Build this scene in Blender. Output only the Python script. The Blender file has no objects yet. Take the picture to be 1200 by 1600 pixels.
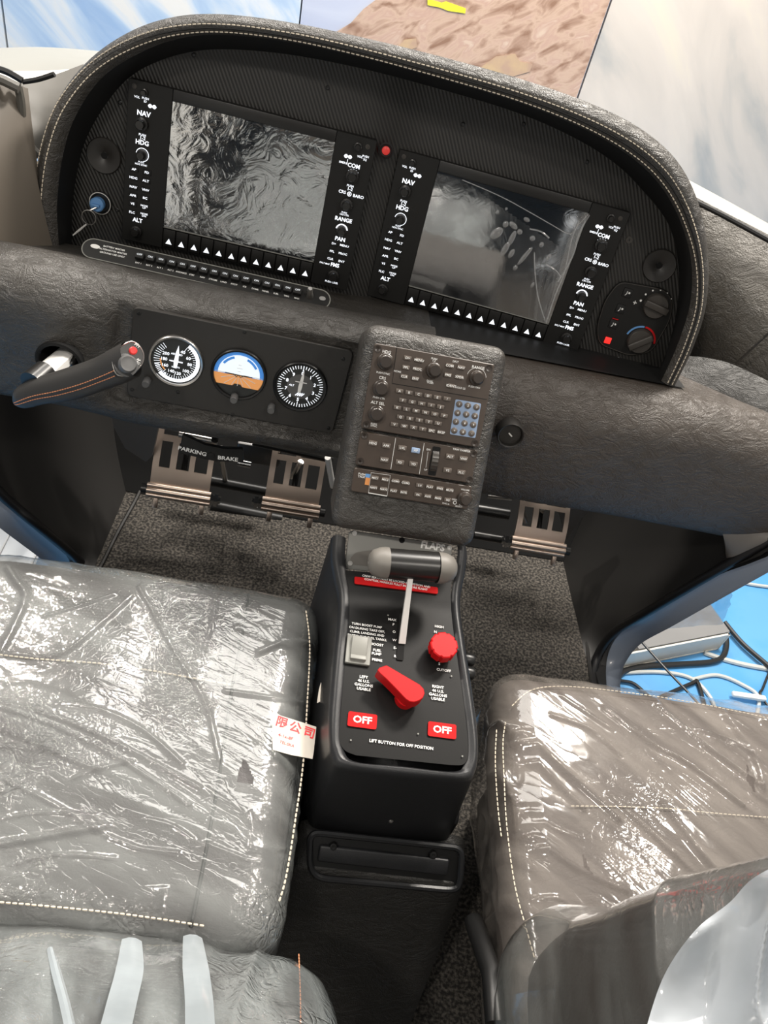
import bpy, bmesh, math, random
from mathutils import Vector, Matrix, noise
random.seed(7)
PI = math.pi; R_ = math.radians
COL = bpy.context.scene.collection
SC = bpy.context.scene

# ------------------------------------------------------------------ camera
CAM_P = Vector((-.1093, -1.0339, 1.3104))
FPX = 1228.0
CR = Matrix.Rotation(R_(-9.174), 3, 'Z') @ Matrix.Rotation(PI/2 - R_(44.362), 3, 'X') @ Matrix.Rotation(R_(15.739), 3, 'Z')
cd = bpy.data.cameras.new('camera'); cam = bpy.data.objects.new('camera', cd); COL.objects.link(cam)
M = CR.to_4x4(); M.translation = CAM_P; cam.matrix_world = M
cd.sensor_fit = 'VERTICAL'; cd.sensor_height = 36; cd.lens = 36*FPX/1600; cd.clip_start = .02; cd.clip_end = 50
SC.camera = cam

# ------------------------------------------------------------------ light
SC.view_settings.view_transform = 'Standard'; SC.view_settings.look = 'None'
SC.view_settings.gamma = 1; SC.view_settings.use_curve_mapping = False
SC.view_settings.exposure = 0.0
w = bpy.data.worlds.new('world'); SC.world = w; w.use_nodes = True
wn = w.node_tree.nodes; wl = w.node_tree.links
bg = wn['Background']; bg.inputs[1].default_value = .40; bg.inputs[0].default_value = (1, .975, .94, 1)
def area(name, loc, target, size, power, col=(1, .97, .92), sy=None):
    l = bpy.data.lights.new(name, 'AREA'); l.size = size; l.energy = power; l.color = col
    if sy: l.shape = 'RECTANGLE'; l.size_y = sy
    o = bpy.data.objects.new(name, l); COL.objects.link(o); o.location = loc
    o.rotation_euler = (Vector(target)-Vector(loc)).to_track_quat('-Z', 'Y').to_euler()
    return o
WARM = (1, .93, .84)
area('added_overhead_light', (.95, .9, 2.55), (.15, -.1, .6), .35, 85, WARM)  # added light, placed for the sheen on top of the right bolster
for lx, ly, lz, lp in ((-1.5, 1.2, 2.6, 24), (-.6, 1.4, 2.7, 22), (-1.9, .2, 2.5, 18), (1.5, .3, 2.6, 16), (-.9, -1.7, 2.6, 14), (.9, -1.6, 2.6, 12)):
    area('added_overhead_light', (lx, ly, lz), (0, -.2, .5), .12, lp, WARM)  # small added lights that make glints on the plastic film
area('added_overhead_light', (0, 1.3, 3.0), (.1, 2.2, .5), 1.6, 75, (1, .96, .91))  # added light that brightens the printed backdrop

# ------------------------------------------------------------------ materials
def mat(name, col, rough=.5, metal=0, bump=None, emis=0, ecol=None, spec=.5, colnoise=None, coat=0):
    """bump = (kind, scale, strength, distance)"""
    m = bpy.data.materials.new(name); m.use_nodes = True
    nt = m.node_tree; n = nt.nodes; l = nt.links; b = n['Principled BSDF']
    b.inputs['Base Color'].default_value = (*col, 1); b.inputs['Roughness'].default_value = rough
    b.inputs['Metallic'].default_value = metal; b.inputs['Specular IOR Level'].default_value = spec
    if coat: b.inputs['Coat Weight'].default_value = coat; b.inputs['Coat Roughness'].default_value = .1
    if emis:
        b.inputs['Emission Color'].default_value = (*(ecol or col), 1); b.inputs['Emission Strength'].default_value = emis
    tc = n.new('ShaderNodeTexCoord')
    if colnoise:
        sc, c2, lo, hi = colnoise
        t = n.new('ShaderNodeTexNoise'); t.inputs['Scale'].default_value = sc; t.inputs['Detail'].default_value = 5
        l.new(tc.outputs['Object'], t.inputs['Vector'])
        r = n.new('ShaderNodeMapRange'); r.inputs[1].default_value = lo; r.inputs[2].default_value = hi
        l.new(t.outputs[0], r.inputs[0])
        x = n.new('ShaderNodeMix'); x.data_type = 'RGBA'; x.inputs[6].default_value = (*col, 1); x.inputs[7].default_value = (*c2, 1)
        l.new(r.outputs[0], x.inputs[0]); l.new(x.outputs[2], b.inputs['Base Color'])
    if bump:
        kind, sc, st, di = bump
        bn = n.new('ShaderNodeBump'); bn.inputs['Strength'].default_value = st; bn.inputs['Distance'].default_value = di
        if kind == 'noise':
            t = n.new('ShaderNodeTexNoise'); t.inputs['Scale'].default_value = sc; t.inputs['Detail'].default_value = 4
            l.new(tc.outputs['Object'], t.inputs['Vector']); l.new(t.outputs[0], bn.inputs['Height'])
        elif kind == 'leather':
            # long creases (distorted ridges) plus fine grain cells
            mp = n.new('ShaderNodeMapping'); mp.inputs['Scale'].default_value = (1, 1.6, 1.6)
            l.new(tc.outputs['Object'], mp.inputs['Vector'])
            t = n.new('ShaderNodeTexNoise'); t.inputs['Scale'].default_value = sc; t.inputs['Detail'].default_value = 6
            t.inputs['Roughness'].default_value = .62; t.inputs['Distortion'].default_value = 1.2
            l.new(mp.outputs[0], t.inputs['Vector'])
            s = n.new('ShaderNodeMath'); s.operation = 'SUBTRACT'; s.inputs[1].default_value = .5
            a = n.new('ShaderNodeMath'); a.operation = 'ABSOLUTE'
            p = n.new('ShaderNodeMath'); p.operation = 'POWER'; p.inputs[1].default_value = .5
            l.new(t.outputs[0], s.inputs[0]); l.new(s.outputs[0], a.inputs[0]); l.new(a.outputs[0], p.inputs[0])
            v = n.new('ShaderNodeTexVoronoi'); v.feature = 'DISTANCE_TO_EDGE'; v.inputs['Scale'].default_value = sc*13
            l.new(tc.outputs['Object'], v.inputs['Vector'])
            mm = n.new('ShaderNodeMath'); mm.operation = 'MULTIPLY_ADD'; mm.inputs[1].default_value = .35
            l.new(v.outputs['Distance'], mm.inputs[0]); l.new(p.outputs[0], mm.inputs[2])
            l.new(mm.outputs[0], bn.inputs['Height'])
        elif kind == 'carbon':
            mp = n.new('ShaderNodeMapping'); mp.inputs['Rotation'].default_value = (0, R_(28), 0)
            l.new(tc.outputs['Object'], mp.inputs['Vector'])
            t = n.new('ShaderNodeTexWave'); t.wave_type = 'BANDS'; t.bands_direction = 'X'; t.inputs['Scale'].default_value = sc
            l.new(mp.outputs[0], t.inputs['Vector']); l.new(t.outputs['Fac'], bn.inputs['Height'])
            r = n.new('ShaderNodeMix'); r.data_type = 'RGBA'; r.inputs[6].default_value = (*col, 1)
            r.inputs[7].default_value = (*[c*4.5 for c in col], 1)
            l.new(t.outputs['Fac'], r.inputs[0]); l.new(r.outputs[2], b.inputs['Base Color'])
        l.new(bn.outputs[0], b.inputs['Normal'])
    return m
MT = {}
MT['leather'] = mat('charcoal_leather', (.036, .032, .027), .40, bump=('leather', 30, .75, .0032), spec=.75)
MT['leather_brown'] = mat('brown_grey_leather', (.048, .038, .030), .42, bump=('leather', 30, .75, .0032), spec=.7)
MT['trim_leather'] = mat('grey_trim_leather', (.075, .068, .058), .5, bump=('leather', 20, .9, .0035))
MT['hood_in'] = mat('black_lining', (.006, .006, .006), .6)
MT['seat_leather'] = mat('seat_leather', (.055, .05, .05), .5, bump=('leather', 20, .4, .002))
MT['seat_leather_w'] = mat('seat_leather_warm', (.088, .075, .068), .6, bump=('leather', 14, .4, .002), spec=.25)
MT['carbon'] = mat('carbon_weave', (.007, .0066, .006), .42, bump=('carbon', 62, .8, .0008))
MT['unit'] = mat('display_casing', (.007, .0068, .0062), .5, spec=.35)
MT['flapgrey'] = mat('smooth_grey_leather', (.085, .08, .07), .5)
MT['vent'] = mat('vent_disc', (.02, .018, .016), .42)
MT['unit2'] = mat('display_surround', (.010, .0095, .009), .4)
MT['plate'] = mat('matt_black_plate', (.024, .022, .020), .42, bump=('noise', 900, .15, .0005))
MT['pedplate'] = mat('pedestal_plate', (.007, .0068, .0066), .42, bump=('noise', 500, .1, .0004), spec=.22)
MT['ped'] = mat('black_satin_shell', (.014, .0145, .016), .36, bump=('noise', 700, .3, .0006))
MT['radio'] = mat('brown_black_casing', (.058, .042, .032), .38, bump=('noise', 900, .1, .0004))
MT['key'] = mat('radio_key', (.11, .09, .075), .45)
MT['keyblue'] = mat('blue_pad', (.28, .38, .55), .5)
MT['knob'] = mat('black_knob', (.012, .0115, .011), .3)
MT['knobb'] = mat('brown_black_knob', (.035, .027, .022), .28)
MT['knobface'] = mat('grey_black_dial', (.045, .04, .035), .4)
MT['blackm'] = mat('black_metal', (.008, .008, .008), .35)
MT['black'] = mat('matt_black', (.004, .004, .004), .7)
MT['hole'] = mat('dark_void', (.001, .001, .001), .9)
MT['white'] = mat('white_print', (.85, .85, .83), .5)
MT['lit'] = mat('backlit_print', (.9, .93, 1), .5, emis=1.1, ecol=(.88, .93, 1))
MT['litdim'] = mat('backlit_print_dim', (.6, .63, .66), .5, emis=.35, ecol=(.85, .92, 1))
MT['red'] = mat('red_plastic', (.50, .006, .008), .45, spec=.22)
MT['redlab'] = mat('red_label', (.48, .005, .006), .5, spec=.15)
MT['redlamp'] = mat('red_lamp', (.7, .01, .01), .4, emis=.9, ecol=(1, .04, .03))
MT['redglow'] = mat('red_button', (.5, .01, .01), .4, emis=.25, ecol=(1, .1, .08))
MT['steel'] = mat('brushed_steel', (.62, .60, .57), .28, metal=1)
MT['alu'] = mat('bronze_aluminium', (.50, .41, .35), .36, metal=1, bump=('noise', 300, .06, .0005))
MT['flap'] = mat('satin_grey_plate', (.24, .24, .225), .5, metal=.35)
MT['capgrey'] = mat('grey_end_cap', (.15, .14, .125), .5)
MT['wmetal'] = mat('white_metal', (.78, .77, .74), .3)
MT['rocker'] = mat('grey_rocker', (.22, .22, .20), .45)
MT['stitch'] = mat('cream_thread', (.66, .58, .46), .7)
MT['ostitch'] = mat('orange_thread', (.62, .25, .12), .7)
MT['carpet'] = mat('dark_carpet', (.022, .020, .018), .95, bump=('noise', 170, 1., .006), colnoise=(190, (.19, .17, .145), .42, .78))
MT['leather_black'] = mat('black_box_leather', (.022, .021, .019), .5, bump=('leather', 26, .7, .003))
MT['side'] = mat('dark_side_lining', (.020, .019, .018), .5)
MT['kick'] = mat('grey_kick_lining', (.13, .12, .11), .6)
MT['seal'] = mat('rubber_seal', (.006, .006, .007), .4)
MT['sill'] = mat('blue_grey_paint', (.24, .28, .35), .3, coat=.4)
MT['bluefloor'] = mat('blue_floor', (.10, .36, .72), .5, colnoise=(5, (.14, .40, .74), .4, .6), spec=.3)
MT['boxw'] = mat('white_card', (.80, .77, .70), .6)
MT['boxg'] = mat('grey_box_side', (.25, .25, .25), .5)
MT['cabler'] = mat('black_cable', (.02, .02, .02), .4)
MT['cablew'] = mat('pale_cable', (.6, .62, .6), .4)
MT['pillar'] = mat('taupe_trim', (.095, .080, .063), .5)
MT['sillw'] = mat('pale_sill', (.27, .27, .25), .5)
MT['stickero'] = mat('orange_sticker', (.7, .28, .08), .5)
MT['blueplastic'] = mat('blue_key', (.12, .28, .55), .35)
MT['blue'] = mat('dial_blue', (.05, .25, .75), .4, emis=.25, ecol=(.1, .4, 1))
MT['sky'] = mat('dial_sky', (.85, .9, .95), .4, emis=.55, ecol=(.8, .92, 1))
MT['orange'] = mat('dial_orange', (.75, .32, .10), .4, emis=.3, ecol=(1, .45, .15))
MT['dial'] = mat('dial_black', (.02, .022, .022), .4)
MT['dialgrey'] = mat('dial_grey', (.10, .10, .10), .4)
MT['tempblue'] = mat('scale_blue', (.12, .3, .6), .5)
MT['tape'] = mat('cream_tape', (.62, .57, .50), .6)
MT['ink'] = mat('red_ink', (.75, .04, .05), .6)

MT['grip_leather'] = mat('smooth_black_leather', (.028, .027, .026), .42, bump=('noise', 500, .2, .0005))
MT['chrome'] = mat('chrome', (.8, .8, .8), .12, metal=1)
MT['gunmetal'] = mat('gunmetal', (.12, .12, .12), .35, metal=.8)
MT['casegrey'] = mat('aluminium_case', (.38, .40, .42), .4, metal=.5)

def screen_mat(name, bstr, base=(.006, .008, .012)):
    m = bpy.data.materials.new(name); m.use_nodes = True
    n = m.node_tree.nodes; l = m.node_tree.links; b = n['Principled BSDF']
    b.inputs['Base Color'].default_value = (*base, 1); b.inputs['Roughness'].default_value = .06
    b.inputs['IOR'].default_value = 5.5
    tc = n.new('ShaderNodeTexCoord'); t = n.new('ShaderNodeTexNoise'); t.inputs['Scale'].default_value = 22; t.inputs['Detail'].default_value = 6
    t.inputs['Distortion'].default_value = 1.5
    bn = n.new('ShaderNodeBump'); bn.inputs['Strength'].default_value = bstr; bn.inputs['Distance'].default_value = .004
    l.new(tc.outputs['Object'], t.inputs['Vector']); l.new(t.outputs[0], bn.inputs['Height']); l.new(bn.outputs[0], b.inputs['Normal'])
    return m
MT['screen'] = screen_mat('glossy_screen', .30)
MT['screen2'] = screen_mat('glossy_screen_clear', .04)

def plastic(name, haze_lo, haze_hi, col, bscale, bstr, rot, gl=1.0, stretch=6, mottle=0.5):
    m = bpy.data.materials.new(name); m.use_nodes = True
    nt = m.node_tree; n = nt.nodes; l = nt.links
    for x in list(n): n.remove(x)
    out = n.new('ShaderNodeOutputMaterial')
    tc = n.new('ShaderNodeTexCoord')
    mp = n.new('ShaderNodeMapping'); mp.inputs['Rotation'].default_value = (0, 0, rot); 
    mp2 = n.new('ShaderNodeMapping'); mp2.inputs['Scale'].default_value = (1, stretch, 1)
    l.new(tc.outputs['Object'], mp.inputs['Vector']); l.new(mp.outputs[0], mp2.inputs['Vector'])
    def ridge(vec, sc, dist, pw):
        t = n.new('ShaderNodeTexNoise'); t.inputs['Scale'].default_value = sc; t.inputs['Detail'].default_value = 3; t.inputs['Distortion'].default_value = dist
        l.new(vec, t.inputs['Vector'])
        s = n.new('ShaderNodeMath'); s.operation = 'SUBTRACT'; s.inputs[1].default_value = .5
        a = n.new('ShaderNodeMath'); a.operation = 'ABSOLUTE'; p = n.new('ShaderNodeMath'); p.operation = 'POWER'; p.inputs[1].default_value = pw
        l.new(t.outputs[0], s.inputs[0]); l.new(s.outputs[0], a.inputs[0]); l.new(a.outputs[0], p.inputs[0])
        return p.outputs[0]
    r1 = ridge(mp2.outputs[0], bscale, .8, .6)
    r2 = ridge(mp.outputs[0], bscale*5, 2.0, .7)
    pm = n.new('ShaderNodeTexNoise'); pm.inputs['Scale'].default_value = 5.5; pm.inputs['Detail'].default_value = 2
    l.new(tc.outputs['Object'], pm.inputs['Vector'])
    pr = n.new('ShaderNodeMapRange'); pr.inputs[1].default_value = .50; pr.inputs[2].default_value = .62; pr.inputs[3].default_value = .06; pr.inputs[4].default_value = 1
    l.new(pm.outputs[0], pr.inputs[0])
    mk = n.new('ShaderNodeMath'); mk.operation = 'MULTIPLY'; l.new(r2, mk.inputs[0]); l.new(pr.outputs[0], mk.inputs[1])
    k1 = n.new('ShaderNodeMath'); k1.operation = 'MULTIPLY'; k1.inputs[1].default_value = .24; l.new(r1, k1.inputs[0])
    ad = n.new('ShaderNodeMath'); ad.operation = 'MULTIPLY_ADD'; ad.inputs[1].default_value = mottle
    l.new(mk.outputs[0], ad.inputs[0]); l.new(k1.outputs[0], ad.inputs[2])
    bn = n.new('ShaderNodeBump'); bn.inputs['Strength'].default_value = bstr; bn.inputs['Distance'].default_value = .005
    l.new(ad.outputs[0], bn.inputs['Height'])
    hz = n.new('ShaderNodeTexNoise'); hz.inputs['Scale'].default_value = 7; hz.inputs['Detail'].default_value = 4
    l.new(mp2.outputs[0], hz.inputs['Vector'])
    mr = n.new('ShaderNodeMapRange'); mr.inputs[1].default_value = .35; mr.inputs[2].default_value = .68
    mr.inputs[3].default_value = haze_lo; mr.inputs[4].default_value = haze_hi
    l.new(hz.outputs[0], mr.inputs[0])
    tr = n.new('ShaderNodeBsdfTransparent'); df = n.new('ShaderNodeBsdfDiffuse'); df.inputs[0].default_value = (*col, 1)
    l.new(bn.outputs[0], df.inputs['Normal'])
    m1 = n.new('ShaderNodeMixShader'); l.new(mr.outputs[0], m1.inputs[0]); l.new(tr.outputs[0], m1.inputs[1]); l.new(df.outputs[0], m1.inputs[2])
    gs = n.new('ShaderNodeBsdfGlossy'); gs.inputs['Roughness'].default_value = .09; gs.inputs[0].default_value = (1, 1, 1, 1)
    l.new(bn.outputs[0], gs.inputs['Normal'])
    lw = n.new('ShaderNodeLayerWeight'); lw.inputs[0].default_value = .5; l.new(bn.outputs[0], lw.inputs['Normal'])
    f3 = n.new('ShaderNodeMath'); f3.operation = 'POWER'; f3.inputs[1].default_value = 3.5; l.new(lw.outputs['Facing'], f3.inputs[0])
    fr = n.new('ShaderNodeMath'); fr.operation = 'MULTIPLY_ADD'; fr.inputs[1].default_value = .7; fr.inputs[2].default_value = .045; l.new(f3.outputs[0], fr.inputs[0])
    fm = n.new('ShaderNodeMath'); fm.operation = 'MULTIPLY'; fm.inputs[1].default_value = gl; fm.use_clamp = True
    l.new(fr.outputs[0], fm.inputs[0])
    m2 = n.new('ShaderNodeMixShader'); l.new(fm.outputs[0], m2.inputs[0]); l.new(m1.outputs[0], m2.inputs[1]); l.new(gs.outputs[0], m2.inputs[2])
    l.new(m2.outputs[0], out.inputs['Surface'])
    return m
MT['pl_left'] = plastic('milky_plastic_film', .14, .36, (.40, .42, .41), 9, .9, R_(20), 1.3, 4, 1.5)
MT['pl_back'] = plastic('milky_plastic_film_back', .18, .60, (.46, .50, .50), 6, .9, R_(80), 2.0, 3, .8)
MT['pl_right'] = plastic('clear_plastic_film', .06, .30, (.42, .38, .34), 6, .7, R_(38), 1.0, 5, .18)
MT['pl_rback'] = plastic('pale_plastic_bag', .06, .34, (.32, .34, .33), 4, .7, R_(-40), 1.8, 2.5, .3)
MT['bagw'] = plastic('white_bag', .6, .85, (.60, .64, .68), 3, .25, R_(-30), 1.0, 2, .05)
MT['strip'] = plastic('folded_film', .6, .85, (.42, .47, .5), 5, .3, 0, 1.4, 3, .1)
MT['film'] = plastic('screen_film', .0, .07, (.6, .6, .6), 10, .35, R_(60), 1.6, 3, .3)
MT['sheet'] = bpy.data.materials.new('door_plastic_sheet'); MT['sheet'].use_nodes = True
_b = MT['sheet'].node_tree.nodes['Principled BSDF']; _b.inputs['Base Color'].default_value = (.62, .68, .72, 1); _b.inputs['Alpha'].default_value = .4; _b.inputs['Roughness'].default_value = .35
MT['bubble'] = plastic('film_bubble', .12, .3, (.7, .7, .7), 10, .1, 0, 3.0, 1, .1)

# ------------------------------------------------------------------ helpers
def ray(px, py): return CR @ Vector(((px-600)/FPX, -(py-800)/FPX, -1))
def onplane(px, py, o, n):
    d = ray(px, py); return CAM_P + d*(n.dot(Vector(o)-CAM_P)/n.dot(d))
def aty(px, py, y): return onplane(px, py, (0, y, 0), Vector((0, 1, 0)))
def atz(px, py, z): return onplane(px, py, (0, 0, z), Vector((0, 0, 1)))
def atx(px, py, x): return onplane(px, py, (x, 0, 0), Vector((1, 0, 0)))

class Frame:
    """a real plane: origin, X along it, Y up it, Z towards the cabin"""
    def __init__(s, o, tilt, yaw=0, roll=0):
        Rm = Matrix.Rotation(R_(yaw), 3, 'Z') @ Matrix.Rotation(-R_(tilt), 3, 'X') @ Matrix.Rotation(R_(roll), 3, 'Y')
        X = Rm @ Vector((1, 0, 0)); Y = Rm @ Vector((0, 0, 1)); Z = -(Rm @ Vector((0, 1, 0)))
        s.o = Vector(o); s.X, s.Y, s.Z = X, Y, Z
        s.M = Matrix((( X.x, Y.x, Z.x, s.o.x), (X.y, Y.y, Z.y, s.o.y), (X.z, Y.z, Z.z, s.o.z), (0, 0, 0, 1)))
    def px(s, x, y, h=0):
        p = onplane(x, y, s.o + s.Z*h, s.Z) - s.o
        return (p.dot(s.X), p.dot(s.Y))
    def pt(s, a, b, c=0): return s.o + s.X*a + s.Y*b + s.Z*c

def thing(name, label, cat, M=None, group=None, parent=None):
    o = bpy.data.objects.new(name, None); COL.objects.link(o); o.empty_display_size = .05
    if M is not None: o.matrix_world = M
    o['label'] = label; o['category'] = cat
    if group: o['group'] = group
    return o
def T(x, y, z): return Matrix.Translation((x, y, z))

class MB:
    def __init__(s): s.b = bmesh.new(); s.mats = []
    def _mi(s, faces, mi):
        for f in faces: f.material_index = mi
    def verts_faces(s, vs, fs, mi=0):
        v = [s.b.verts.new(p) for p in vs]; out = []
        for f in fs:
            try: out.append(s.b.faces.new([v[i] for i in f]))
            except ValueError: pass
        s._mi(out, mi); return v
    def box(s, c, size, r=0, seg=2, mi=0, rot=None):
        g = bmesh.ops.create_cube(s.b, size=1)
        for v in g['verts']: v.co = Vector((v.co.x*size[0], v.co.y*size[1], v.co.z*size[2]))
        fs = list({f for v in g['verts'] for f in v.link_faces}); s._mi(fs, mi)
        vs = g['verts']
        if r:
            es = list({e for v in vs for e in v.link_edges})
            q = bmesh.ops.bevel(s.b, geom=es, offset=r, segments=seg, profile=.5, affect='EDGES', clamp_overlap=True, material=mi)
            vs = list({v for f in q['faces'] for v in f.verts} | {v for v in vs if v.is_valid})
        for v in vs:
            if rot is not None: v.co = rot @ v.co
            v.co += Vector(c)
    def prism(s, pts, z0, z1, bev=0, mi=0):
        """polygon (a,b) extruded along local Z"""
        n = len(pts); A = sum(pts[i][0]*pts[(i+1) % n][1]-pts[(i+1) % n][0]*pts[i][1] for i in range(n))
        if A < 0: pts = pts[::-1]
        rings = []
        if bev:
            cx = sum(p[0] for p in pts)/n; cy = sum(p[1] for p in pts)/n
            ins = inset(pts, bev)
            rings = [(pts, z0), (pts, z1-bev), (ins, z1)]
        else: rings = [(pts, z0), (pts, z1)]
        vs = [[s.b.verts.new((p[0], p[1], z)) for p in ps] for ps, z in rings]
        fs = []
        for a, b in zip(vs, vs[1:]):
            for i in range(n): fs.append(s.b.faces.new((a[i], a[(i+1) % n], b[(i+1) % n], b[i])))
        fs.append(s.b.faces.new(vs[-1])); fs.append(s.b.faces.new(vs[0][::-1])); s._mi(fs, mi)
    def cyl(s, c, r, h, n=24, r2=None, mi=0, axis=None, knurl=0):
        """from c along local Z by h"""
        r2 = r if r2 is None else r2
        lathe = [(0, 0), (r, 0), (r2, h), (0, h)]
        s.lathe(c, lathe, n, mi, axis, knurl)
    def lathe(s, c, prof, n=24, mi=0, axis=None, knurl=0):
        q = Matrix.Identity(3)
        if axis is not None: q = Vector((0, 0, 1)).rotation_difference(Vector(axis).normalized()).to_matrix()
        rings = []
        for (r, z) in prof:
            if r < 1e-7: rings.append([s.b.verts.new(Vector(c) + q @ Vector((0, 0, z)))])
            else:
                ring = []
                for i in range(n):
                    a = 2*PI*i/n; rr = r*(1-(knurl if i % 2 else 0)); ring.append(s.b.verts.new(Vector(c) + q @ Vector((rr*math.cos(a), rr*math.sin(a), z))))
                rings.append(ring)
        fs = []
        for a, b in zip(rings, rings[1:]):
            for i in range(n):
                j = (i+1) % n
                if len(a) == 1 and len(b) == 1: continue
                if len(a) == 1: fs.append(s.b.faces.new((a[0], b[j], b[i])))
                elif len(b) == 1: fs.append(s.b.faces.new((a[i], a[j], b[0])))
                else: fs.append(s.b.faces.new((a[i], a[j], b[j], b[i])))
        s._mi(fs, mi)
    def tube(s, pts, r, n=8, mi=0, closed=False):
        pts = [Vector(p) for p in pts]; m = len(pts); rr = r if isinstance(r, (list, tuple)) else [r]*m
        rings = []; up = None
        for i, p in enumerate(pts):
            a = pts[i-1] if (i > 0 or closed) else p; b = pts[(i+1) % m] if (i < m-1 or closed) else p
            t = (b-a).normalized()
            if up is None: up = t.orthogonal().normalized()
            up = (up - t*up.dot(t)); up = up.normalized() if up.length > 1e-6 else t.orthogonal().normalized()
            sd = t.cross(up)
            rings.append([s.b.verts.new(p + (up*math.cos(2*PI*k/n) + sd*math.sin(2*PI*k/n))*rr[i]) for k in range(n)])
        fs = []
        for i in range(m if closed else m-1):
            a, b = rings[i], rings[(i+1) % m]
            for k in range(n): fs.append(s.b.faces.new((a[k], a[(k+1) % n], b[(k+1) % n], b[k])))
        if not closed: fs.append(s.b.faces.new(rings[0][::-1])); fs.append(s.b.faces.new(rings[-1]))
        s._mi(fs, mi)
    def grid(s, nu, nv, f, mi=0, skip=None, flip=False):
        V = [[s.b.verts.new(f(i/nu, j/nv)) for j in range(nv+1)] for i in range(nu+1)]
        fs = []
        for i in range(nu):
            for j in range(nv):
                q = (V[i][j], V[i+1][j], V[i+1][j+1], V[i][j+1])
                if skip and skip(sum((v.co for v in q), Vector())/4): continue
                fs.append(s.b.faces.new(q[::-1] if flip else q))
        s._mi(fs, mi)
    def rbox(s, c, size, r, n=(12, 12, 6), warp=None, mi=0, nobottom=False):
        """rounded box with an even grid, optional warp(co, normal, u) -> co"""
        hx, hy, hz = [k/2 for k in size]
        cache = {}
        def V(p):
            k = tuple(round(x, 6) for x in p)
            if k not in cache:
                q = Vector((max(-hx+r, min(hx-r, p[0])), max(-hy+r, min(hy-r, p[1])), max(-hz+r, min(hz-r, p[2]))))
                d = Vector(p)-q; nn = d.normalized() if d.length > 1e-9 else Vector((0, 0, 1))
                co = q + nn*r if d.length > 1e-9 else Vector(p)
                if warp: co = warp(co, nn, Vector((p[0]/hx, p[1]/hy, p[2]/hz)))
                cache[k] = s.b.verts.new(co + Vector(c))
            return cache[k]
        def seq(h, k):
            # denser near the rounded rim
            out = [-h, -h+r*.12, -h+r*.35, -h+r*.65, -h+r]; m = [-h+r + (2*h-2*r)*i/k for i in range(1, k)]
            return out + m + [h-r, h-r*.65, h-r*.35, h-r*.12, h]
        X, Y, Z = seq(hx, n[0]), seq(hy, n[1]), seq(hz, n[2]); fs = []
        def quad(a, b, c2, d):
            try: fs.append(s.b.faces.new((V(a), V(b), V(c2), V(d))))
            except ValueError: pass
        for sg in (1, -1):
            for A, B, mk in ((X, Y, lambda a, b: (a, b, sg*hz)), (Y, Z, lambda a, b: (sg*hx, a, b)), (Z, X, lambda a, b: (b, sg*hy, a))):
                if nobottom and sg == -1 and A is X: continue
                for i in range(len(A)-1):
                    for j in range(len(B)-1):
                        q = [mk(A[i], B[j]), mk(A[i+1], B[j]), mk(A[i+1], B[j+1]), mk(A[i], B[j+1])]
                        quad(*(q if sg == 1 else q[::-1]))
        s._mi(fs, mi)
    def build(s, name, mats, parent=None, M=None, smooth=True, kind=None, recalc=True, ang=40):
        if recalc: bmesh.ops.recalc_face_normals(s.b, faces=s.b.faces)
        me = bpy.data.meshes.new(name); s.b.to_mesh(me); s.b.free()
        for m in (mats if isinstance(mats, (list, tuple)) else [mats]): me.materials.append(MT[m] if isinstance(m, str) else m)
        if smooth:
            me.polygons.foreach_set('use_smooth', [True]*len(me.polygons))
            try: me.set_sharp_from_angle(angle=R_(ang))
            except Exception: pass
        o = bpy.data.objects.new(name, me); COL.objects.link(o)
        if parent: o.parent = parent
        if M is not None: o.matrix_world = M if parent is None else o.matrix_world
        if kind: o['kind'] = kind
        return o

def inset(pts, d):
    n = len(pts); out = []
    for i in range(n):
        p0, p1, p2 = Vector(pts[i-1]), Vector(pts[i]), Vector(pts[(i+1) % n])
        e1 = (p1-p0).normalized(); e2 = (p2-p1).normalized()
        n1 = Vector((-e1.y, e1.x)); n2 = Vector((-e2.y, e2.x)); b = (n1+n2)
        if b.length < 1e-6: b = n1
        b = b.normalized(); k = d/max(.35, b.dot(n1)); out.append(tuple(p1+b*k))
    return out
def rrect(x0, y0, x1, y1, r, n=5):
    out = []
    for cx, cy, a0 in ((x1-r, y0+r, -90), (x1-r, y1-r, 0), (x0+r, y1-r, 90), (x0+r, y0+r, 180)):
        for i in range(n+1):
            a = R_(a0+90*i/n); out.append((cx+r*math.cos(a), cy+r*math.sin(a)))
    return out
def roundpoly(pts, r, n=4):
    m = len(pts); out = []
    for i in range(m):
        p0, p1, p2 = Vector(pts[i-1]), Vector(pts[i]), Vector(pts[(i+1) % m])
        a = p1+(p0-p1).normalized()*min(r, (p0-p1).length*.45); b = p1+(p2-p1).normalized()*min(r, (p2-p1).length*.45)
        for k in range(n+1):
            t = k/n; out.append(tuple(a*(1-t)**2+p1*2*t*(1-t)+b*t*t))
    return out
def spline(pts, n):
    """Catmull-Rom resample of a polyline of Vectors to n+1 points, even in index"""
    P = [Vector(p) for p in pts]; m = len(P)-1; out = []
    for i in range(n+1):
        t = i/n*m; k = min(int(t), m-1); u = t-k
        a, b, c, d = P[max(k-1, 0)], P[k], P[k+1], P[min(k+2, m)]
        out.append(.5*((2*b)+(-a+c)*u+(2*a-5*b+4*c-d)*u*u+(-a+3*b-3*c+d)*u**3))
    return out
def even(pts, step):
    out = [Vector(pts[0])]; acc = 0
    for a, b in zip(pts, pts[1:]):
        L = (b-a).length; t = step-acc
        while t < L: out.append(a+(b-a)*(t/L)); t += step
        acc = (acc+L) % step
    return out
def stitches(mb, pts, step=.006, gap=.3, r=.0008, mi=0):
    P = even(pts, step)
    for a, b in zip(P, P[1:]): mb.tube([a, a+(b-a)*.5, a+(b-a)*(1-gap)], [r*.7, r, r*.7], 5, mi)

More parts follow.
